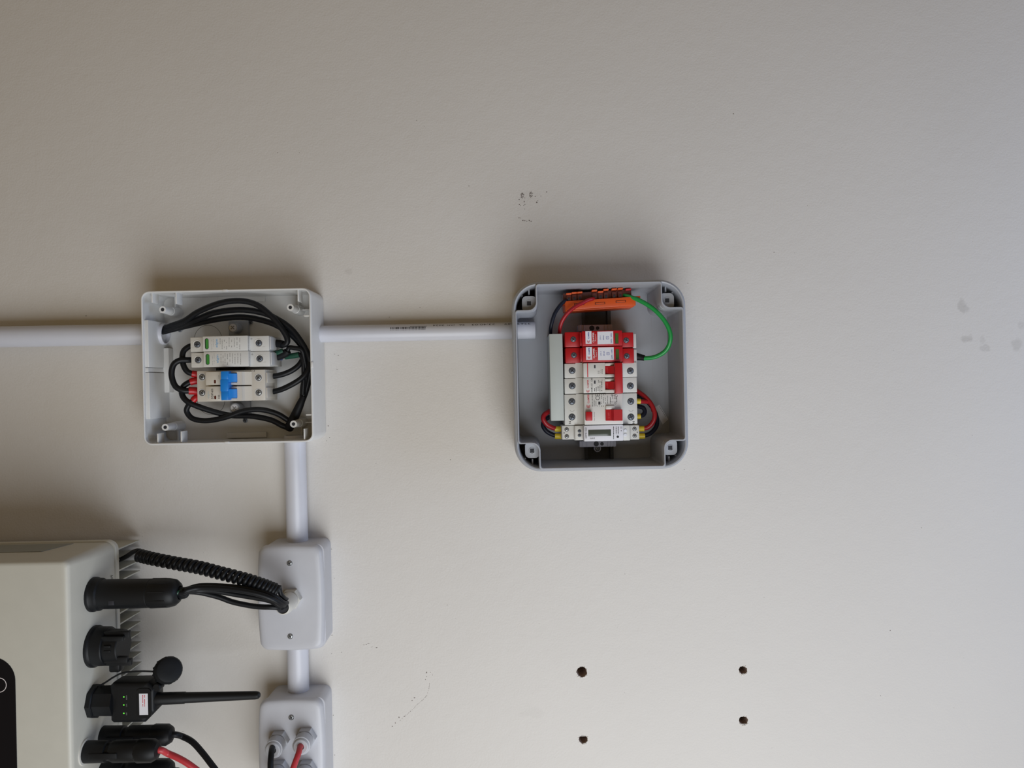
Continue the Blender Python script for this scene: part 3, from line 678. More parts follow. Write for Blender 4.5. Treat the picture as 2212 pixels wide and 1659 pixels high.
def clamper_breaker():
    t = thing('circuit_breaker', 'white two-pole circuit breaker with a joined red lever', 'circuit breaker', Q(1297, 817, 12))
    for (y0, y1) in ((784, 815.4), (816.2, 849.3)):
        mb = MB(); rbox(mb, (1219.5, y0, 1376, y1), 13, 58, .7); r = rect(1244, y0, 1260, y1, 62)
        mb.loft([[(r[0], v, 40), (r[0], v, 58), (r[0] + 2, v, 58.3), (r[2] - 3, v, 60.5), (r[2], v, 62), (r[2], v, 40)] for v in (r[1], r[3])]); part('pole_body', mb, 'device_white', t)
        mb = MB(); rbox(mb, (1260, y0, 1307.5, y1), 50, 75, .8); rbox(mb, (1305, y0, 1346, y1), 50, 66, .5); part('nose', mb, 'device_white', t)
    for (y0, y1) in ((784, 790), (808.2, 815.2), (817.5, 823.8), (841.5, 849)):
        mb = MB(); rbox(mb, (1307, y0, 1328, y1), 60, 74.6, .7); part('lever_guard', mb, 'device_white', t)
    mb = MB(); rbox(mb, (1328.4, 783.5, 1345.5, 850), 62, 84, 1.2)
    for (y0, y1) in ((790.8, 807.5), (824.5, 841)):
        a = rect(1307.6, y0, 1316, y1, 73); b = rect(1316, y0, 1330, y1, 80)
        mb.loft([[(a[0], v, 62), (a[0], v, 71), (a[2], v, 74), (b[2], v, 82), (b[2], v, 62)] for v in (a[1], a[3])])
    lv_ = part('lever', mb, 'red_plastic', t, 'red joined lever')
    a = rect(1307.6, 790.8, 1316, 807.5, 73)
    for py in (799.5, 833):
        mb = MB(); write(mb, 'O OFF', 1311.8, py, 72.5, 12, 3.0, 90, 0, 3.0 / (a[2] - a[0])); part('lever_lettering', mb, 'ink_pink', lv_)
    for (px, py) in ((1235.8, 800.5), (1236, 833.5), (1361.7, 801), (1361.7, 833.5)): screw(t, px, py, 58, 7.4, 'dark', .4 + py % 1)
    mb = MB(); strip(mb, 1268.4, 785, 1270.4, 814.5, 75); write(mb, 'CLAMPER', 1270, 829.5, 75, 18.5, 3.4, 90, .02); emblem(mb, 1270, 844.2, 75, 3.4, 3.8); part('red_print', mb, 'ink_red', t)
    mb = MB(); write(mb, 'EKM2-63', 1278.3, 838, 75, 18.5, 3.2, 90, .01); write(mb, 'C40', 1278.3, 820.5, 75, 7.5, 3.6, 90, .01)
    for i, x in enumerate((1284.5, 1288, 1292, 1296, 1300)): fineprint(mb, x, 838.5 - (i * 2 if i < 4 else 14), 846, 75, 1.4, 60 + i, .85)
    write(mb, 'I', 1293, 821.5, 75, .8, 2.0); write(mb, 'O', 1300.5, 821.5, 75, 2.0, 2.2); strip(mb, 1292.5, 824.8, 1300.8, 825.5, 75)
    for (x, d) in ((1292, 1), (1301.3, -1)):
        a = Q(x, 825.1, 75.06); mb.add([a, (a[0] + d * .9, a[1] + .7, a[2]), (a[0] + d * .9, a[1] - .7, a[2])], [[0, 1, 2]])
    for k in (-4.5, 0, 4.5):   # the two coil squiggles of the wiring diagram
        for xx in (1296.5, 1299.5): 
            q = Q(xx + (k % 2) * .2, 802.5 + k * .8, 75.05); a = []
            for j in range(7):
                th = R(180 * j / 6); a.append((q[0] + .9 * math.sin(th), q[1] + .9 * math.cos(th), 75.06))
            for j in range(6): mb.add([a[j], a[j + 1], (a[j + 1][0] + .3, a[j + 1][1], 75.06), (a[j][0] + .3, a[j][1], 75.06)], [[0, 1, 2, 3]])
    strip(mb, 1291, 805.5, 1295.5, 806.3, 75); strip(mb, 1291, 801.5, 1295.5, 802.3, 75); part('printed_lettering', mb, 'ink_black', t)
    for py in (792, 825.5):
        mb = MB(); strip(mb, 1282.8, py - 4, 1287.2, py + 4, 75); f_ = part('window_frame', mb, 'sticker_white', t)
        mb = MB(); strip(mb, 1283.2, py - 3.6, 1286.6, py + 3.6, 75, .1); part('pane', mb, 'ink_black', f_)
clamper_breaker()

def clamper_rcd():
    t = thing('residual_current_device', 'white residual current device with red lever and square red test button', 'breaker', Q(1297, 884, 12))
    mb = MB(); rbox(mb, (1219.5, 850.8, 1376.6, 917), 13, 58, .7); r = rect(1246, 850.8, 1262, 917, 62)
    mb.loft([[(r[0], v, 40), (r[0], v, 58), (r[0] + 2, v, 58.3), (r[2] - 3, v, 60.5), (r[2], v, 62), (r[2], v, 40)] for v in (r[1], r[3])]); part('body', mb, 'device_white', t)
    mb = MB(); rbox(mb, (1262, 850.8, 1346, 917), 50, 75, .8); part('nose', mb, 'device_white', t)
    mb = MB(); rbox(mb, (1309, 876.5, 1328, 884.5), 70, 78, .7); part('lever_guard', mb, 'device_white', t)
    mb = MB(); r = rect(1309.6, 885, 1344.7, 909, 82); mb.loft([[(r[0], v, 66), (r[0], v, 77), (r[0] + 6, v, 78.5), (r[0] + 8.5, v, 82), (r[2] - .8, v, 83), (r[2], v, 82), (r[2], v, 66)] for v in (r[1], r[3])]); lv_ = part('lever', mb, 'red_plastic', t, 'red lever')
    mb = MB(); write(mb, 'O OFF', 1315.0, 897.5, 77.75, 12.5, 3.4, 90, 0, .25); part('lever_lettering', mb, 'ink_pink', lv_)
    mb = MB(); rbox(mb, (1265.6, 889.5, 1279.7, 909), 70, 82, .8); part('test_button', mb, 'red_plastic', t, 'square red test button')
    for (px, py) in ((1235.3, 867.4), (1235.6, 900.7), (1362.6, 867), (1363, 900.7)): screw(t, px, py, 58, 7.4, 'dark', .5 + px % 1)
    mb = MB()
    for px in (1235.9, 1363):
        q = Q(px, 884, 58); n = 10; k = (D - 58) / F
        a = [(q[0] + 5.2 * k * math.cos(R(200 + 140 * j / n)), q[1] + 5.2 * k * math.sin(R(200 + 140 * j / n)), 58.06) for j in range(n + 1)]
        b = [(q[0] + 4.6 * k * math.cos(R(200 + 140 * j / n)), q[1] + 4.6 * k * math.sin(R(200 + 140 * j / n)), 58.06) for j in range(n + 1)]
        for j in range(n): mb.add([a[j], a[j + 1], b[j + 1], b[j]], [[0, 1, 2, 3]])
    part('moulded_arc', mb, 'ink_grey', t)
    for px in (1231, 1368.6):
        mb = MB(); write(mb, 'N', px, 912.8, 58, 5, 4.6, 90, .01); part('terminal_letter', mb, 'ink_black', t)
    mb = MB(); write(mb, 'CLAMPER', 1271, 861.6, 75, 19, 4.0, 90, .02); emblem(mb, 1271, 876.8, 75, 4.0, 4.8); part('red_print', mb, 'ink_red', t)
    mb = MB(); write(mb, 'EKL6-100 40A', 1279.6, 865, 75, 26, 2.6); write(mb, '230/240V~', 1283.8, 870, 75, 16, 2.2); write(mb, '50/60Hz', 1287.4, 871.5, 75, 12, 2.2)
    write(mb, 'CE', 1291, 858, 75, 13, 9, 90, .0); strip(mb, 1292.5, 867.5, 1297, 874, 75); write(mb, 'Test Monthly', 1284.2, 899.5, 75, 20, 2.0)
    for i, x in enumerate((1299.5, 1304, 1308, 1312.5)): fineprint(mb, x, 851.5, 873, 75, .9, 80 + i, .8)
    for i, x in enumerate((1291, 1295, 1299, 1303)): fineprint(mb, x, 876, 878.5, 75, 1.2, 90 + i, 1)
    for (x0, y0, x1, y1) in ((1318, 858, 1319, 868), (1318, 868, 1325, 868.8), (1323, 853, 1323.8, 862), (1321, 853.6, 1330, 854.2), (1328, 852, 1329, 860), (1332, 855, 1333, 869), (1327, 868, 1333, 868.8), (1326, 861, 1332, 861.7), (1318, 866, 1318.7, 873)): strip(mb, x0, y0, x1, y1, 75)
    for (x, y, r) in ((1322, 854, 2.2), (1331, 855, 3.2), (1329, 871.5, 2.0)):
        q = Q(x, y, 75); k = (D - 75) / F; mb.ringwall([(q[0] + r * k * math.cos(R(j * 30)), q[1] + r * k * math.sin(R(j * 30))) for j in range(12)], [(q[0] + (r - .6) * k * math.cos(R(j * 30)), q[1] + (r - .6) * k * math.sin(R(j * 30))) for j in range(12)], 74.9, 75.06)
    part('printed_lettering', mb, 'ink_black', t)
clamper_rcd()

def meter():
    t = thing('energy_meter', 'slim white energy meter with a dark blank display, lowest device on the rail', 'meter', Q(1297, 935, 12))
    mb = MB(); rbox(mb, (1214, 919.5, 1242, 949.5), 14, 56, .7); rbox(mb, (1240, 919.5, 1362, 950), 14, 50, .5); rbox(mb, (1361, 918.8, 1381, 949.5), 14, 56, .7); rbox(mb, (1242, 919.3, 1262, 951.2), 40, 61, .6); rbox(mb, (1346, 919, 1361, 951.6), 40, 66, .6); part('body', mb, 'device_white', t)
    mb = MB(); rbox(mb, (1261.5, 918.6, 1346.5, 952.8), 46, 73, .8); part('nose', mb, 'sticker_white', t)
    mb = MB(); rbox(mb, (1270.7, 927.8, 1320, 942.2), 72, 73.1, .1); part('display', mb, 'lcd_glass', t, 'dark blank display')
    for (px, py, w, r, st) in ((1224.2, 927.6, 56, 4.8, 'steel'), (1224.4, 942.6, 56, 4.8, 'steel'), (1370.7, 926.4, 56, 4.7, 'steel'), (1370.9, 941.4, 56, 4.7, 'steel'), (1251.8, 931, 61, 3.8, 'dark'), (1251.8, 940.2, 61, 3.8, 'dark')): screw(t, px, py, w, r, st, px % 1 + .3)
    for py in (930, 939.3):
        q = Q(1350.7, py, 66); mb = MB(); mb.lathe((q[0], q[1], 65.5), (0, 0, 1), [(0, 1.8), (1.2, 1.8), (1.5, 1.5)], 18); part('button', mb, 'sticker_white', t)
    mb = MB(); write(mb, 'GEM015SD', 1265.8, 935.3, 73, 24, 4.0); write(mb, 'kWh', 1279.4, 946.8, 73, 10.5, 3.8, 180)
    q = Q(1334.5, 943.5, 73); mb.lathe((q[0], q[1], 72.8), (0, 0, 1), [(0, 1.4), (.27, 1.4)], 14)
    for i, (x, y0, y1) in enumerate(((1325.5, 921.5, 949), (1331, 921.5, 938), (1335.5, 921.5, 938))): fineprint(mb, x, y0, y1, 73, 1.5, 120 + i, .95)
    write(mb, 'CE', 1342, 924, 73, 5, 3.6); fineprint(mb, 1342, 929.5, 931.5, 73, 1.6, 5, 1); write(mb, '8', 1218.5, 935.2, 56, 2.2, 2.6, 90, .03); write(mb, '8', 1376.8, 933.8, 56, 2.2, 2.6, 90, .03)
    part('printed_lettering', mb, 'ink_black', t)
meter()

def orange_block():
    rot = R(2.6); a = Q(1291, 652, 30); A = Vector(a)
    t = thing('terminal_block', 'orange terminal block with lever clamps at the top of the grey enclosure', 'terminal block', a)
    t.matrix_world = t.matrix_world @ Matrix.Rotation(rot, 4, 'Z')
    def loc(mb):  # built square about its own centre
        return mb
    k = (D - 52) / F
    def bx(mb, x0, y0, x1, y1, w0, w1, bev=.4):
        return mb.box(A.x + x0 * k, A.y - y1 * k, w0, A.x + x1 * k, A.y - y0 * k, w1, bev)
    mb = MB(); bx(mb, -76, -2, 77, 17.5, 13, 52, .8); bx(mb, -87, 0, -70, 4, 30, 50, .5); bx(mb, 70, -3, 88, 2, 30, 52, .5); bx(mb, -74, 16, 74, 19, 13, 44, .5); part('base', mb, 'orange_plastic', t)
    mb = MB(); bx(mb, -78, -20, 71, -1, 18, 46, .6); part('clear_housing', mb, 'amber_plastic', t)
    for x, dy in ((-66, 0), (-54, 1.5), (-42, 1.5), (-10, 3.5), (3, 0), (15, 3.8), (33, 3.8), (46, 3.8)):
        mb = MB(); bx(mb, x - 5, -16, x + 5, -2.5, 40, 49, .4); part('wire_port', mb, 'amber_plastic', t)
        mb = MB(); bx(mb, x - 2.2, -10, x + 2.2, -4.5, 48, 49.2, .2); part('wire_hole', mb, 'screw_well', t)
        mb = MB(); bx(mb, x - 5.8, -19 - dy, x + 5.8, -15.5 - dy, 30, 53, .6); part('lever', mb, 'orange_plastic', t)
    mb = MB(); bx(mb, 58, -21, 70, -17, 30, 50, .5); part('end_tab', mb, 'red_plastic', t)
    for (x, y0, y1) in ((0, 5, 10), (45, 4, 9), (-45, 4, 9)):
        mb = MB(); bx(mb, x - 11, y0, x + 11, y1, 51.6, 52.08, .05); p = part('slot_frame', mb, 'amber_plastic', t)
        mb = MB(); bx(mb, x - 9.5, y0 + 1.2, x + 9.5, y1 - 1, 51.6, 52.14, .05); part('slot_face', mb, 'orange_plastic', p)
orange_block()

mb = MB()
r_ = rect(1188.5, 721.5, 1216.3, 908.5, 66)
mb.box(r_[0], r_[1], 4, r_[0] + 1.2, r_[3], 66, .3); mb.box(r_[2] - 1.2, r_[1], 4, r_[2], r_[3], 66, .3)
dt = thing('wire_duct', 'pale slim wire duct standing beside the left screws of the devices', 'duct', ((r_[0] + r_[2]) / 2, (r_[1] + r_[3]) / 2, 4))
part('side_wall', mb, 'duct_white', dt)
mb = MB(); mb.box(r_[0] - .2, r_[1] - .2, 64.5, r_[2] + .2, r_[3] + .2, 67, .7); part('cover', mb, 'duct_white', dt)
mb = MB(); mb.box(r_[0] + .5, r_[1] + .2, 4, r_[2] - .5, r_[1] + 1.4, 64.8, .2); mb.box(r_[0] + .5, r_[1], 4, r_[2] - .5, r_[3], 5.2, .2); part('base', mb, 'duct_white', dt)

Z5 = lambda zx, zy, w: Q(1180 + zx / 10.055, 610 + zy / 10.055, w)
ZR = lambda zx, zy, w: Q(1080 + zx / 3.606, 580 + zy / 3.606, w)
def Z5P(*p): return [Z5(*q) for q in p]
def ZRP(*p): return [ZR(*q) for q in p]
G2 = 'cables in the grey enclosure'
cable('navy cable curving from the orange terminal block into the top of the pale duct', Z5P((110, 1300, 40), (95, 1180, 46), (92, 1040, 52), (120, 880, 55), (180, 690, 56), (270, 540, 55), (360, 440, 52), (440, 395, 48), (500, 375, 42)), 2.15, 'navy_cable', G2)
cable('red cable curving from the orange terminal block into the top of the pale duct', Z5P((290, 1250, 40), (284, 1120, 48), (296, 990, 54), (350, 830, 58), (460, 670, 60), (620, 535, 60), (780, 450, 58), (910, 385, 55), (1010, 360, 51), (1050, 350, 44)), 2.2, 'red_cable', G2)
cable('bright green earth cable arching from the orange terminal block to the red surge protector', ZRP((965, 208, 44), (1000, 218, 48), (1090, 250, 54), (1195, 315, 58), (1280, 405, 60), (1325, 500, 60), (1322, 580, 58), (1285, 645, 54), (1210, 688, 49), (1130, 698, 45), (1090, 692, 43)), 2.5, 'green_cable', G2,
      [('heat_shrink', 'shrink_black', ZRP((1060, 686, 42), (1090, 690, 43), (1126, 698, 45)), lambda t_: 4.6 - 1.4 * t_)])
cable('red cable bulging out left of the pale duct to the energy meter', ZRP((410, 1100, 34), (380, 1115, 38), (345, 1140, 40), (338, 1175, 41), (365, 1215, 40), (405, 1238, 38), (440, 1248, 36)), 2.8, 'red_cable', G2,
      [('ferrule', 'ferrule_yellow', ZRP((428, 1250, 36), (450, 1250, 36), (490, 1250, 34)), 3.4)])
cable('navy cable bulging out left of the pale duct to the energy meter', ZRP((410, 1150, 30), (378, 1160, 32), (346, 1185, 34), (336, 1225, 35), (360, 1265, 35), (400, 1290, 34), (440, 1303, 34)), 2.6, 'navy_cable', G2,
      [('ferrule', 'ferrule_yellow', ZRP((428, 1306, 34), (450, 1306, 34), (490, 1306, 33)), 3.4)])
cable('long red cable curving from behind the breaker to the right end of the energy meter', ZRP((1040, 935, 26), (1080, 962, 30), (1130, 1000, 34), (1180, 1060, 38), (1205, 1130, 40), (1195, 1190, 40), (1155, 1235, 38), (1105, 1247, 36)), 2.7, 'red_cable', G2,
      [('ferrule', 'ferrule_yellow', ZRP((1070, 1247, 35), (1100, 1247, 36), (1126, 1247, 37)), 3.4)])
cable('short red cable with yellow ferrule joining the right side of the residual current device', ZRP((1060, 1034, 40), (1095, 1035, 40), (1130, 1036, 38), (1160, 1042, 35), (1185, 1070, 31), (1195, 1110, 27)), 2.6, 'red_cable', G2,
      [('ferrule', 'ferrule_yellow', ZRP((1060, 1034, 40), (1080, 1034, 40), (1094, 1035, 40)), 3.3)])
cable('small navy loop between the right terminals of the residual current device', ZRP((1060, 1072, 30), (1085, 1075, 32), (1115, 1085, 34), (1128, 1112, 35), (1118, 1138, 36), (1090, 1150, 37), (1070, 1154, 37)), 2.6, 'navy_cable', G2,
      [('ferrule', 'ferrule_yellow', ZRP((1062, 1152, 37), (1080, 1152, 37), (1094, 1150, 37)), 3.2)])
cable('long navy cable running behind the red one to the right end of the energy meter', ZRP((1050, 990, 18), (1100, 1005, 20), (1160, 1050, 24), (1205, 1115, 27), (1224, 1180, 29), (1215, 1235, 31), (1170, 1285, 33), (1110, 1305, 34)), 2.6, 'navy_cable', G2,
      [('ferrule', 'ferrule_yellow', ZRP((1070, 1304, 34), (1100, 1304, 34), (1127, 1303, 34)), 3.4)])
p_ = [ZR(1200, 1085, 4.3), ZR(1241, 1060, 4.3), ZR(1311, 1175, 4.3), ZR(1268, 1215, 4.3)]
st = thing('sticker', 'small tilted white sticker on the back of the grey enclosure', 'sticker', p_[0])
mb = MB(); mb.prism([q[:2] for q in p_], 4.05, 4.35); part('paper', mb, 'sticker_white', st)
mb = MB()
for i in range(11):
    f0 = .1 + i * .065; a, b = Vector(p_[1]), Vector(p_[2]); n_ = Vector(p_[0]) - a
    q0, q1 = a.lerp(b, f0) + n_ * .10, a.lerp(b, f0 + .045) + n_ * .10
    mb.add([tuple(q0 + Vector((0, 0, .1))), tuple(q1 + Vector((0, 0, .1))), tuple(q1 + n_ * .07 + Vector((0, 0, .1))), tuple(q0 + n_ * .07 + Vector((0, 0, .1)))], [[0, 1, 2, 3]])
part('printed_line', mb, 'ink_black', st)

# ------------------------------------------------------------------ junction boxes
def plate_outline(hx, hy, r, bow, i, cx, cy):
    out = []
    for (x, y) in rrect(hx - i, hy - i, max(r - i, 1.5), 6, 0, 0):
        bx = x * (1 - bow * (y / hy) ** 2); by = y * (1 - bow * .5 * (x / hx) ** 2); out.append((cx + bx, cy + by))
    return out
def densify(pts, n=5):
    out = []
    for a, b in zip(pts, pts[1:] + pts[:1]):
        m = n if math.hypot(a[0] - b[0], a[1] - b[1]) > 12 else 1
        out += [(a[0] + (b[0] - a[0]) * k / m, a[1] + (b[1] - a[1]) * k / m) for k in range(m)]
    return out
def junction_box(label, px, py, screws):
    W = 46.0; cx, cy, _ = Q(px, py, W); hx, hy = 39.2, 62.0
    t = thing('junction_box', label, 'junction box', (cx, cy, 0))
    mb = MB(); body = lambda dx, dw, r: rrect(hx - 3 - dx, hy - 1 - dw, r, 6, cx + 2.5, cy)
    mb.loft([[(p[0], p[1], w) for p in body(dx, dw, r)] for w, dx, dw, r in ((0, 1.0, 0, 9), (30, .2, .2, 9), (38, 0, 0, 9))]); part('body', mb, 'junction_plastic', t)
    base = densify(rrect(hx, hy, 9, 6, 0, 0), 10)
    def ol(i):
        out = []
        for (x, y) in base:
            x2, y2 = x * (1 - i / hx), y * (1 - i / hy); out.append((cx + x2 * (1 - .07 * (y / hy) ** 2), cy + y2 * (1 - .03 * (x / hx) ** 2)))
        return out
    mb = MB(); mb.loft([[(p[0], p[1], w) for p in ol(i)] for w, i in ((36.5, 1.0), (37.5, 0), (41, 0.2), (43.5, 1.0), (45, 2.6), (45.8, 5.2), (46, 9))]); part('cover_plate', mb, 'junction_plastic', t)
    for (x, y) in screws:
        q = Q(x, y, 46); mb = MB(); mb.lathe((q[0], q[1], 45.7), (0, 0, 1), [(0, 4.1), (.45, 4.0), (.5, 3.6)], 20); part('screw_seat', mb, 'junction_plastic', t)
        screw(t, x, y, 46.25, 6.0, 'steel', .5)
    return t
junction_box('upper white junction box with one ivory gland and a coiled black cable', 626.6, 1292.5, ((625.5, 1216.6), (627, 1374.6)))
junction_box('lower white junction box with four grey glands, cut by the bottom photo edge', 628.6, 1626, ((629.3, 1549.8),))

def gland(label, px, py, L, r_nut, r_tip, m, r_hole, group=None):
    q = Q(px, py, 46); t = thing('cable_gland', label, 'cable gland', q, group)
    mb = MB(); mb.lathe((q[0], q[1], 45.9), (0, 0, 1), [(0, r_nut), (8, r_nut), (9, r_nut * .94)], 6); part('hex_nut', mb, m, t)
    mb = MB(); mb.lathe((q[0], q[1], 54.5), (0, 0, 1), [(0, r_tip * 1.02), (2, r_tip * 1.02), (2.4, r_tip * 1.12), (L * .55, r_tip * 1.12), (L - 12, r_tip), (L - 9.5, r_tip * .9), (L - 9, r_tip * .8), (L - 9.4, r_hole), (L - 16, r_hole)], 24); part('dome_cap', mb, m, t)
    mb = MB(); mb.lathe((q[0], q[1], 54.5), (0, 0, 1), [(0, r_hole * .98), (L - 10.4, r_hole * .98)], 20); part('rubber_seal', mb, 'screw_well', t)
gland('ivory cable gland swallowing the coiled cable on the upper junction box', 631, 1292, 38, 12.0, 9.0, 'gland_ivory', 7.0)
G3 = 'grey glands on the lower junction box'
gland('grey gland holding the black solar cable on the lower junction box', 604, 1598, 27, 12.2, 9.2, 'gland_grey', 3.9, G3)
gland('grey gland holding the red solar cable on the lower junction box', 662.5, 1591, 27, 12.2, 9.2, 'gland_grey', 3.9, G3)
gland('grey gland at the bottom photo edge, under the one with black cable', 605, 1661, 27, 12.2, 9.2, 'gland_grey', 3.9, G3)
gland('grey gland at the bottom photo edge, under the one with red cable', 664, 1661, 27, 12.2, 9.2, 'gland_grey', 3.9, G3)
ZJ = lambda zx, zy, w: Q(380 + zx / 3.197, 1140 + zy / 3.197, w)
def ZJP(*p): return [ZJ(*q) for q in p]

# ------------------------------------------------------------------ inverter
W1, W2 = 157.0, 65.0
US = Q(151, 1400, W1)[0]                       # side that carries the connectors
VT = Q(150, 1211, W1)[1]                       # flank that faces the top of the picture
def inverter():
    UL, VB = US - 390, VT - 330; cx, cy, hx, hy = (US + UL) / 2, (VT + VB) / 2, (US - UL) / 2, (VT - VB) / 2
    t = thing('inverter', 'off-white wall-mounted solar inverter with black display, cut by the photo corner', 'inverter', (cx, cy, 0))
    O = lambda i, r: rrect(hx - i, hy - i, r, 8, cx, cy)
    mb = MB(); mb.loft([[(p[0], p[1], w) for p in O(i, r)] for w, i, r in ((W2 + 2, -.5, 11), (W2 + 6, -.5, 11), (110, -.2, 9), (W1 - 4.5, 0, 7), (W1 - 1.8, .9, 6.4), (W1 - .4, 2.6, 5.2), (W1, 5, 4))]); part('cover', mb, 'inverter_paint', t)
    mb = MB(); mb.loft([[(p[0], p[1], w) for p in O(i, r)] for w, i, r in ((W2 - 5, -1.2, 10), (W2 - 4, -2.2, 11), (W2 + 1.2, -2.2, 11), (W2 + 2.2, -1.4, 10))]); part('base_flange', mb, 'inverter_paint', t)
    mb = MB(); x1 = Q(112, 1190, 100)[0]; x2 = Q(92, 1196, 110)[0]
    mb.loft([[(UL + 20, VT - 1, 72), (x1 + 8, VT - 1, 72), (x2, VT - 1, 112), (UL + 20, VT - 1, 112)], [(UL + 20, VT + .9, 72), (x1 + 8, VT + .9, 72), (x2, VT + .9, 112), (UL + 20, VT + .9, 112)]]); part('side_strip', mb, 'inverter_strip', t)
    n = 0; v = VT - 10.0
    while v > VB + 8:
        mb = MB(); mb.loft([[(UL + 12, v - .9, W2 - 4), (US - .6, v - .9, W2 - 4), (US - .6, v - .55, 6), (UL + 12, v - .55, 6)], [(UL + 12, v + .9, W2 - 4), (US - .6, v + .9, W2 - 4), (US - .6, v + .55, 6), (UL + 12, v + .55, 6)]]); part('fin', mb, 'fin_aluminium', t); v -= 12.3
    # rear plate that hangs the heat sink on the wall
    mb = MB(); mb.box(UL + 60, VB + 40, 0, US - 60, VT - 40, 6.2); part('mounting_bracket', mb, 'fin_aluminium', t)
    a = Q(32.5, 1430, W1)[0]; vt = Q(0, 1419, W1)[1]
    r = 24; hw = 66; hh = 130; px_, py_ = a - hw, vt - hh
    mb = MB(); mb.prism(rrect(hw, hh, r, 10, px_, py_), W1 - 1, W1 + .5); dsp = part('display_panel', mb, 'display_black', t, 'glossy black display panel')
    q = Q(-1, 1479.5, W1); mb = MB(); k = (D - W1) / F
    mb.ringwall([(q[0] + 16 * k * math.cos(R(j * 9)), q[1] + 16 * k * math.sin(R(j * 9))) for j in range(40)], [(q[0] + 14.6 * k * math.cos(R(j * 9)), q[1] + 14.6 * k * math.sin(R(j * 9))) for j in range(40)], W1 + .3, W1 + .56); mb.lathe((q[0], q[1], W1 + .3), (0, 0, 1), [(0, .5), (.26, .5)], 10); part('button_ring', mb, 'ink_white', dsp)
    # lettering on the connector side: 'OUT' by the round connector, '2' by the solar plugs
    for (txt, px, py, w, ln, h_) in (('OUT', 231, 1252, 74, 11.0, 4.4), ('2', 238.5, 1571, 72, 2.4, 4.2)):
        vs_, fs_ = glyphs(txt, 1); q = Q(px, py, w); o_ = US + .8; mb = MB()
        mb.add([(o_, q[1] + x / lx * ln, w + y / ly * h_) for x, y, lx, ly in vs_], fs_)
        part('printed_lettering', mb, 'ink_black', t)
    return t
inverter()
def on_side(px, py):       # where a point seen on the connector side lies: solve the depth for u = US
    w = 100.0
    for _ in range(30):
        w = D - (D - w) * US / Q(px, py, w)[0]
    return Q(px, py, w)
def vv(px, py, w): return Q(px, py, w)[1]

def round_connector():
    q = on_side(201, 1284); w = q[2]; v = q[1]; U = US
    t = thing('cable_connector', 'long black round connector with four cables, topmost on the inverter side', 'connector', (U, v, w))
    L = Q(389, 1277, w)[0] - U
    mb = MB(); mb.lathe((U, v, w), (1, 0, 0), [(-.5, 18.4), (3, 18.4), (4, 17.6), (9, 17.2), (11, 15.2)], 32); part('flange', mb, 'black_plastic', t)
    mb = MB(); mb.lathe((U, v, w), (1, 0, 0), [(9, 15.4), (14, 15.7), (62, 15.4), (63, 14.6)], 32); part('barrel', mb, 'black_plastic', t)
    mb = MB(); mb.lathe((U, v, w), (1, 0, 0), [(62, 15.0), (64, 15.9), (L - 12, 15.5), (L - 5, 14.0), (L - 1, 10.5), (L, 7.5), (L - 3, 6.8)], 32); part('end_cap', mb, 'black_plastic', t)
    for k in range(10):
        th = R(k * 36); mb = MB(); y, z = v + 15.3 * math.cos(th), w + 15.3 * math.sin(th); mb.lathe((U + 65, y, z), (1, 0, 0), [(0, .9), (L - 80, .9), (L - 76, .5)], 8); part('grip_ridge', mb, 'black_plastic', t)
    mb = MB(); mb.box(U + 24, v - 8, w + 11, U + 30, v - 3, w + 15.2, .3); part('latch_slot', mb, 'screw_well', t)
    return (U + L, v, w)
tipA = round_connector()
ZI = lambda zx, zy, w: Q(zx / 3.196, 1140 + zy / 3.196, w)
def PX(*p): return [Q(*q) for q in p]
G4 = 'black cables from the round connector to the upper junction box'
e0 = Vector(tipA)
def strand(label, dy, dz, mid, col='black_cable', r=3.0, ends=()):
    a = e0 + Vector((-14, dy, dz)); b = e0 + Vector((4, dy, dz))
    cable(label, [a, b, Vector(Q(405, 1275.5 - dy * .8, b.z + .3))] + PX(*mid), r, col, G4, ends)
strand('uppermost black cable between the round connector and the ivory gland', 3.0, 1, ((430, 1266, 107), (474, 1266, 105), (521, 1270, 104), (566, 1278, 102), (594, 1289, 99), (611, 1302, 92), (620, 1303, 80), (626, 1298, 62)))
strand('second black cable down between the round connector and the ivory gland', 1.0, 4, ((430, 1270, 112), (474, 1270.5, 111), (521, 1276, 110), (560, 1284, 108), (588, 1294, 104), (607, 1305, 95), (616, 1308, 82), (624, 1302, 62)))
strand('third black cable down between the round connector and the ivory gland', -1.5, 1, ((430, 1275, 105), (465, 1276.5, 101), (510, 1284, 97), (552, 1291, 95), (582, 1297, 94), (602, 1306, 93), (611, 1309, 82), (620, 1303, 62)))
strand('lowest black cable between the round connector and the ivory gland', -4.0, -1, ((425, 1279, 104), (443, 1282, 101), (474, 1290, 97), (505, 1301, 94), (552, 1310, 92), (590, 1311.5, 91), (608, 1312, 83), (618, 1306, 62)))
mb = MB(); mb.tube([e0 + Vector((-12, 0, 4)), e0 + Vector((-1, 1, 5.5)), Vector(Q(402, 1272, 112)), Vector(Q(418, 1268.5, 113))], lambda t_: 2.6 - .8 * t_, 10, 5)
single('cable_sheath', mb, 'dark_green', 'short dark green sheath peeking out of the round connector', 'sheath', tuple(e0))

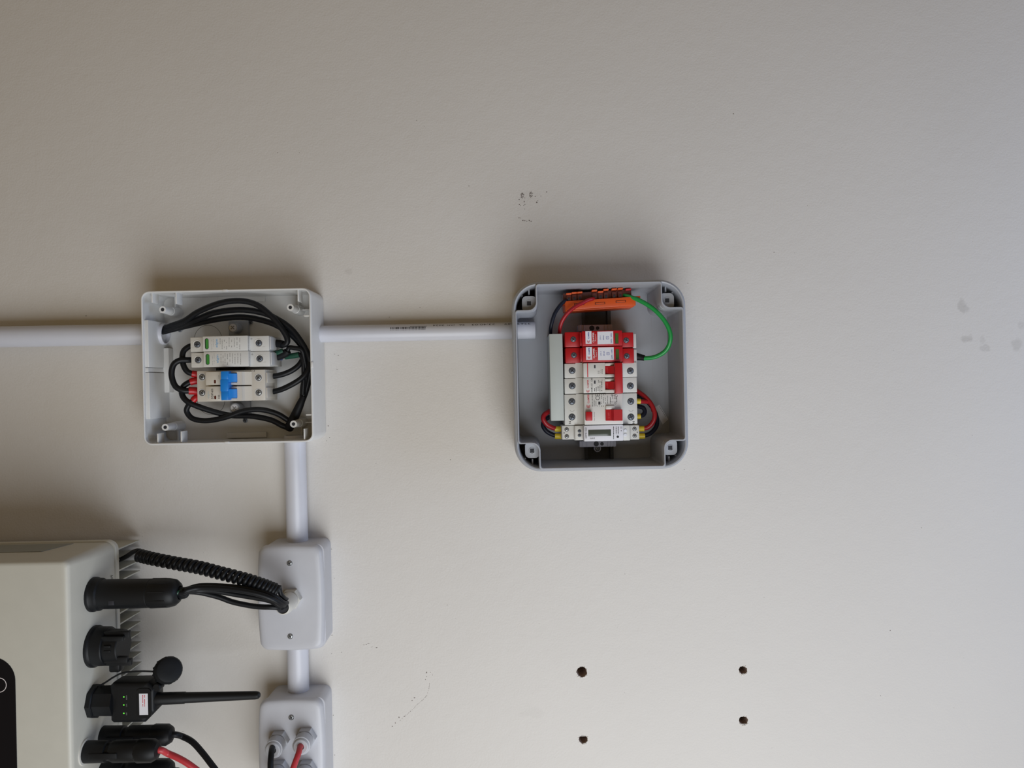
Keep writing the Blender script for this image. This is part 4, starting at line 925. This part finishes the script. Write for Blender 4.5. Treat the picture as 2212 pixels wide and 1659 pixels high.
def coil():
    axis = spline(PX((297, 1199, 66), (330, 1207, 72), (380, 1217, 82), (430, 1226, 90), (480, 1239, 95), (530, 1252, 98), (570, 1265, 97), (598, 1276, 93)), 16)
    turns, rc, n = 30, 5.1, 30 * 16; pts = []
    for i in range(n + 1):
        f = i / n; x = f * (len(axis) - 1); k = min(int(x), len(axis) - 2); p = axis[k].lerp(axis[k + 1], x - k); t_ = (axis[k + 1] - axis[k]).normalized()
        n1 = (Vector((0, 1, 0)) - t_ * t_.y).normalized(); n2 = t_.cross(n1); a = -2 * math.pi * turns * f
        pts.append(p + (n1 * math.cos(a) + n2 * math.sin(a)) * rc)
    start = PX((249, 1212, 50), (262, 1208, 52), (275, 1201, 56), (288, 1192, 62), (297, 1189, 64))
    end = PX((606, 1283, 92), (614, 1293, 86), (622, 1297, 72), (627, 1294, 58))
    mb = MB(); mb.tube(start + [tuple(p) for p in pts] + end, 2.65, 12, 1)
    single('coiled_cable', mb, 'black_cable', 'coiled black spiral cable from the inverter corner to the ivory gland', 'cable', tuple(start[0]))
coil()

def capped_port():
    q = on_side(203, 1396); v, w, U = q[1], q[2], US
    t = thing('port_cap', 'stubby black port cap with locking prongs, below the long round connector', 'connector', (U, v, w))
    mb = MB(); mb.lathe((U, v, w), (1, 0, 0), [(-.5, 22), (3, 22), (4, 21), (5, 20.6)], 32); part('flange', mb, 'black_plastic', t)
    mb = MB(); mb.lathe((U, v, w), (1, 0, 0), [(4, 20.6), (16, 20.2), (17, 19.4), (17.2, 18), (31, 17.4), (32, 16.6)], 32); part('body', mb, 'black_plastic', t)
    for (dv, dw, L, wid) in ((15, 8, 43, 3.2), (12, 13, 39, 2.6), (-11, 11, 42, 3.2), (-15, 7, 44, 3.4)):
        mb = MB(); mb.box(U + 16, v + dv - wid, w + dw - 3, U + L, v + dv + wid, w + dw + 2.4, .8); part('prong', mb, 'black_plastic', t)
    mb = MB(); mb.box(U + 18, v - 27, w - 6, U + 30, v - 14, w + 6, 2.2); part('hinge_tab', mb, 'black_plastic', t)
    for dv in (0, 5):
        mb = MB(); mb.box(U + 20, v + dv - 1.2, w + 16, U + 27, v + dv + 1.2, w + 18.4, .4); part('rib', mb, 'black_plastic', t)
capped_port()

def logger():
    q = on_side(201, 1514); v, w, U = q[1] , q[2], US
    t = thing('wifi_logger', 'black plug-in wireless logger with three green lights and stub antenna', 'wireless module', (U, v, w))
    mb = MB(); mb.lathe((U, v, w), (1, 0, 0), [(-.5, 17.5), (5, 18.2), (6, 17.0)], 8); part('hex_collar', mb, 'black_plastic', t)
    mb = MB(); mb.lathe((U, v, w), (1, 0, 0), [(5, 16.2), (26, 16.6)], 8); part('neck', mb, 'black_plastic', t)
    wf = w + 12; r = rect(236.5, 1475.5, 333, 1563, wf)
    cu, cv = (r[0] + r[2]) / 2, (r[1] + r[3]) / 2; hx, hy = (r[2] - r[0]) / 2, (r[3] - r[1]) / 2
    def ol(i, ch=7.0):
        x, y = hx - i, hy - i; c_ = ch
        pts = [(x, y - c_), (x - c_, y), (-x + 3, y), (-x, y - 3), (-x, -y + 2.5), (-x + 2.5, -y), (x - 11, -y), (x, -y + 11)]
        out = []
        for a, b in zip(pts, pts[1:] + pts[:1]): out += [(cu + a[0] + (b[0] - a[0]) * f, cv + a[1] + (b[1] - a[1]) * f) for f in (0, .08, .92)]
        return out
    mb = MB(); mb.loft([[(p[0], p[1], z) for p in ol(i)] for z, i in ((wf - 25, 2.5), (wf - 22, .4), (wf - 4, 0), (wf - 1.6, .9), (wf - .4, 2.4), (wf, 4.5))]); part('housing', mb, 'black_plastic', t)
    mb = MB(); rr = rect(296, 1487, 327, 1551, wf); mb.prism(rrect((rr[2] - rr[0]) / 2, (rr[3] - rr[1]) / 2, 4, 5, (rr[0] + rr[2]) / 2, (rr[1] + rr[3]) / 2), wf - 1, wf + .8); part('raised_panel', mb, 'black_plastic', t)
    mb = MB(); strip(mb, 300.8, 1498.3, 319.6, 1544.5, wf + .8, .12); lb = part('label', mb, 'sticker_white', t, 'white paper label')
    mb = MB(); fineprint(mb, 312.5, 1501, 1526, wf + .95, 1.4, 301, .97); fineprint(mb, 308.5, 1501, 1526, wf + .95, 1.4, 302, .97); part('printed_line', mb, 'ink_red', lb)
    for py, txt in ((1505.5, 'READY'), (1522.8, 'COM'), (1540.8, 'NET')):
        qq = Q(267.5, py, wf); mb = MB(); mb.lathe((qq[0], qq[1], wf - .4), (0, 0, 1), [(0, .75), (.5, .75), (.7, .4)], 10); part('indicator_light', mb, 'led_green', t, 'small green light')
        mb = MB(); write(mb, txt, 273.5, py + 1, wf, 6 if len(txt) < 5 else 10, 2.2); part('printed_lettering', mb, 'ink_grey', t)
    a0, a1 = Vector(Q(332, 1509.5, w + 4)), Vector(Q(562, 1501.5, w + 4)); L = (a1 - a0).length
    mb = MB(); mb.lathe(a0, a1 - a0, [(0, 6.8), (8, 6.8), (9, 6.4), (33, 6.2), (34, 5.6), (L - 5, 4.3), (L - 1.5, 3.6), (L, 2.0)], 20); part('antenna', mb, 'black_plastic', t)
    mb = MB(); qq = Q(341, 1483, wf - 6); mb.lathe((qq[0], qq[1], wf - 12), (0, 0, 1), [(0, 4.5), (9, 4.5), (10, 3.6)], 16); part('strap_lug', mb, 'black_plastic', t)
    return v, w
lv, lw = logger()
def dust_cap():
    q = Q(363, 1448, 118); t = thing('dust_cap', 'round black dust cap dangling on a thin strap above the antenna', 'cap', q)
    ax = Vector((.55, .35, .75)).normalized(); b = Vector(q) - ax * 10
    mb = MB(); mb.lathe(b, ax, [(0, 11.5), (.6, 13.4), (9, 14.2), (14, 14.0), (17, 12.5), (18, 10), (18.2, 4)], 28); part('cap', mb, 'black_rubber', t)
    for k in range(12):
        e1 = ax.orthogonal().normalized(); e2 = ax.cross(e1); th = R(k * 30); p = b + ax * 2 + (e1 * math.cos(th) + e2 * math.sin(th)) * 13.3
        mb = MB(); mb.lathe(p, ax, [(0, 1.2), (10, 1.2), (11, .6)], 8); part('grip_ridge', mb, 'black_rubber', t)
    mb = MB(); mb.tube(PX((215, 1481, 118), (228, 1474, 120), (245, 1463, 122), (266, 1453.5, 122), (300, 1450, 121), (345, 1451, 118)), .95, 8, 6); part('strap', mb, 'black_rubber', t)
dust_cap()

def solar_plug(label, px, py, length_px, r, w_side=None):
    q = on_side(px, py); U, v, w = US, q[1], q[2]; k = (D - w) / F; L = length_px * k
    t = thing('solar_connector', label, 'connector', (U, v, w), 'solar plugs under the inverter')
    mb = MB(); mb.lathe((U, v, w), (1, 0, 0), [(-.5, r * .98), (1, r), (L * .30, r * .98), (L * .31, r * .80), (L * .36, r * .80)], 24); part('socket', mb, 'black_plastic', t)
    mb = MB(); mb.lathe((U, v, w), (1, 0, 0), [(L * .35, r * .84), (L * .40, r * .99), (L * .70, r * .98), (L * .72, r * .92)], 24); mb.box(U + L * .12, v - 3, w + r * .7, U + L * .5, v + 3, w + r * 1.05, .8); part('plug_body', mb, 'black_plastic', t)
    mb = MB(); mb.lathe((U, v, w), (1, 0, 0), [(L * .70, r * .98), (L * .73, r * 1.08), (L * .92, r * 1.05), (L * .98, r * .8), (L, r * .45)], 10); part('end_nut', mb, 'black_plastic', t)
    return (U + L, v, w), t
p1, _ = solar_plug('black solar plug with a black cable, just below the wireless logger', 222, 1590, 152, 10.8)
p2, pt = solar_plug('foremost black solar plug with a red cable, on a pale ring', 184, 1624, 160, 11.2)
p3, _ = solar_plug('black solar plug half cut by the bottom photo edge', 222, 1668, 152, 12.0)
mb = MB(); mb.lathe((US - .2, p2[1], p2[2]), (1, 0, 0), [(0, 13.4), (1.6, 13.2), (1.8, 12)], 28); part('pale_ring', mb, 'gland_ivory', pt)
def tail(label, p, pts, m, r=3.3):
    cable(label, [(p[0] - 8, p[1], p[2]), (p[0] + 2, p[1], p[2])] + PX(*pts), r, m)
tail('black solar cable from the plug below the wireless logger to a grey gland', p1, ((394, 1591, 93), (416, 1603, 96), (438, 1627, 99), (462, 1658, 102), (500, 1706, 104), (545, 1740, 104), (575, 1722, 101), (583.5, 1680, 95), (584.5, 1648, 89), (586, 1628, 82), (588, 1617, 74), (592.7, 1609, 62)), 'black_cable')
tail('red solar cable from the foremost plug to a grey gland', p2, ((362, 1627.5, 127), (384, 1637, 127), (408, 1651, 127), (440, 1676, 125), (500, 1730, 120), (570, 1760, 112), (612, 1725, 104), (625, 1683, 97), (637, 1649, 90), (645.3, 1626, 82), (648.4, 1614, 74), (655.3, 1603, 62)), 'red_solar_cable')
tail('black solar cable at the very bottom photo edge beside the red one', p3, ((390, 1668, 94), (430, 1695, 96), (490, 1760, 98), (550, 1790, 98), (580, 1750, 94), (588, 1705, 86), (590, 1688, 76), (594, 1676, 62)), 'black_cable')
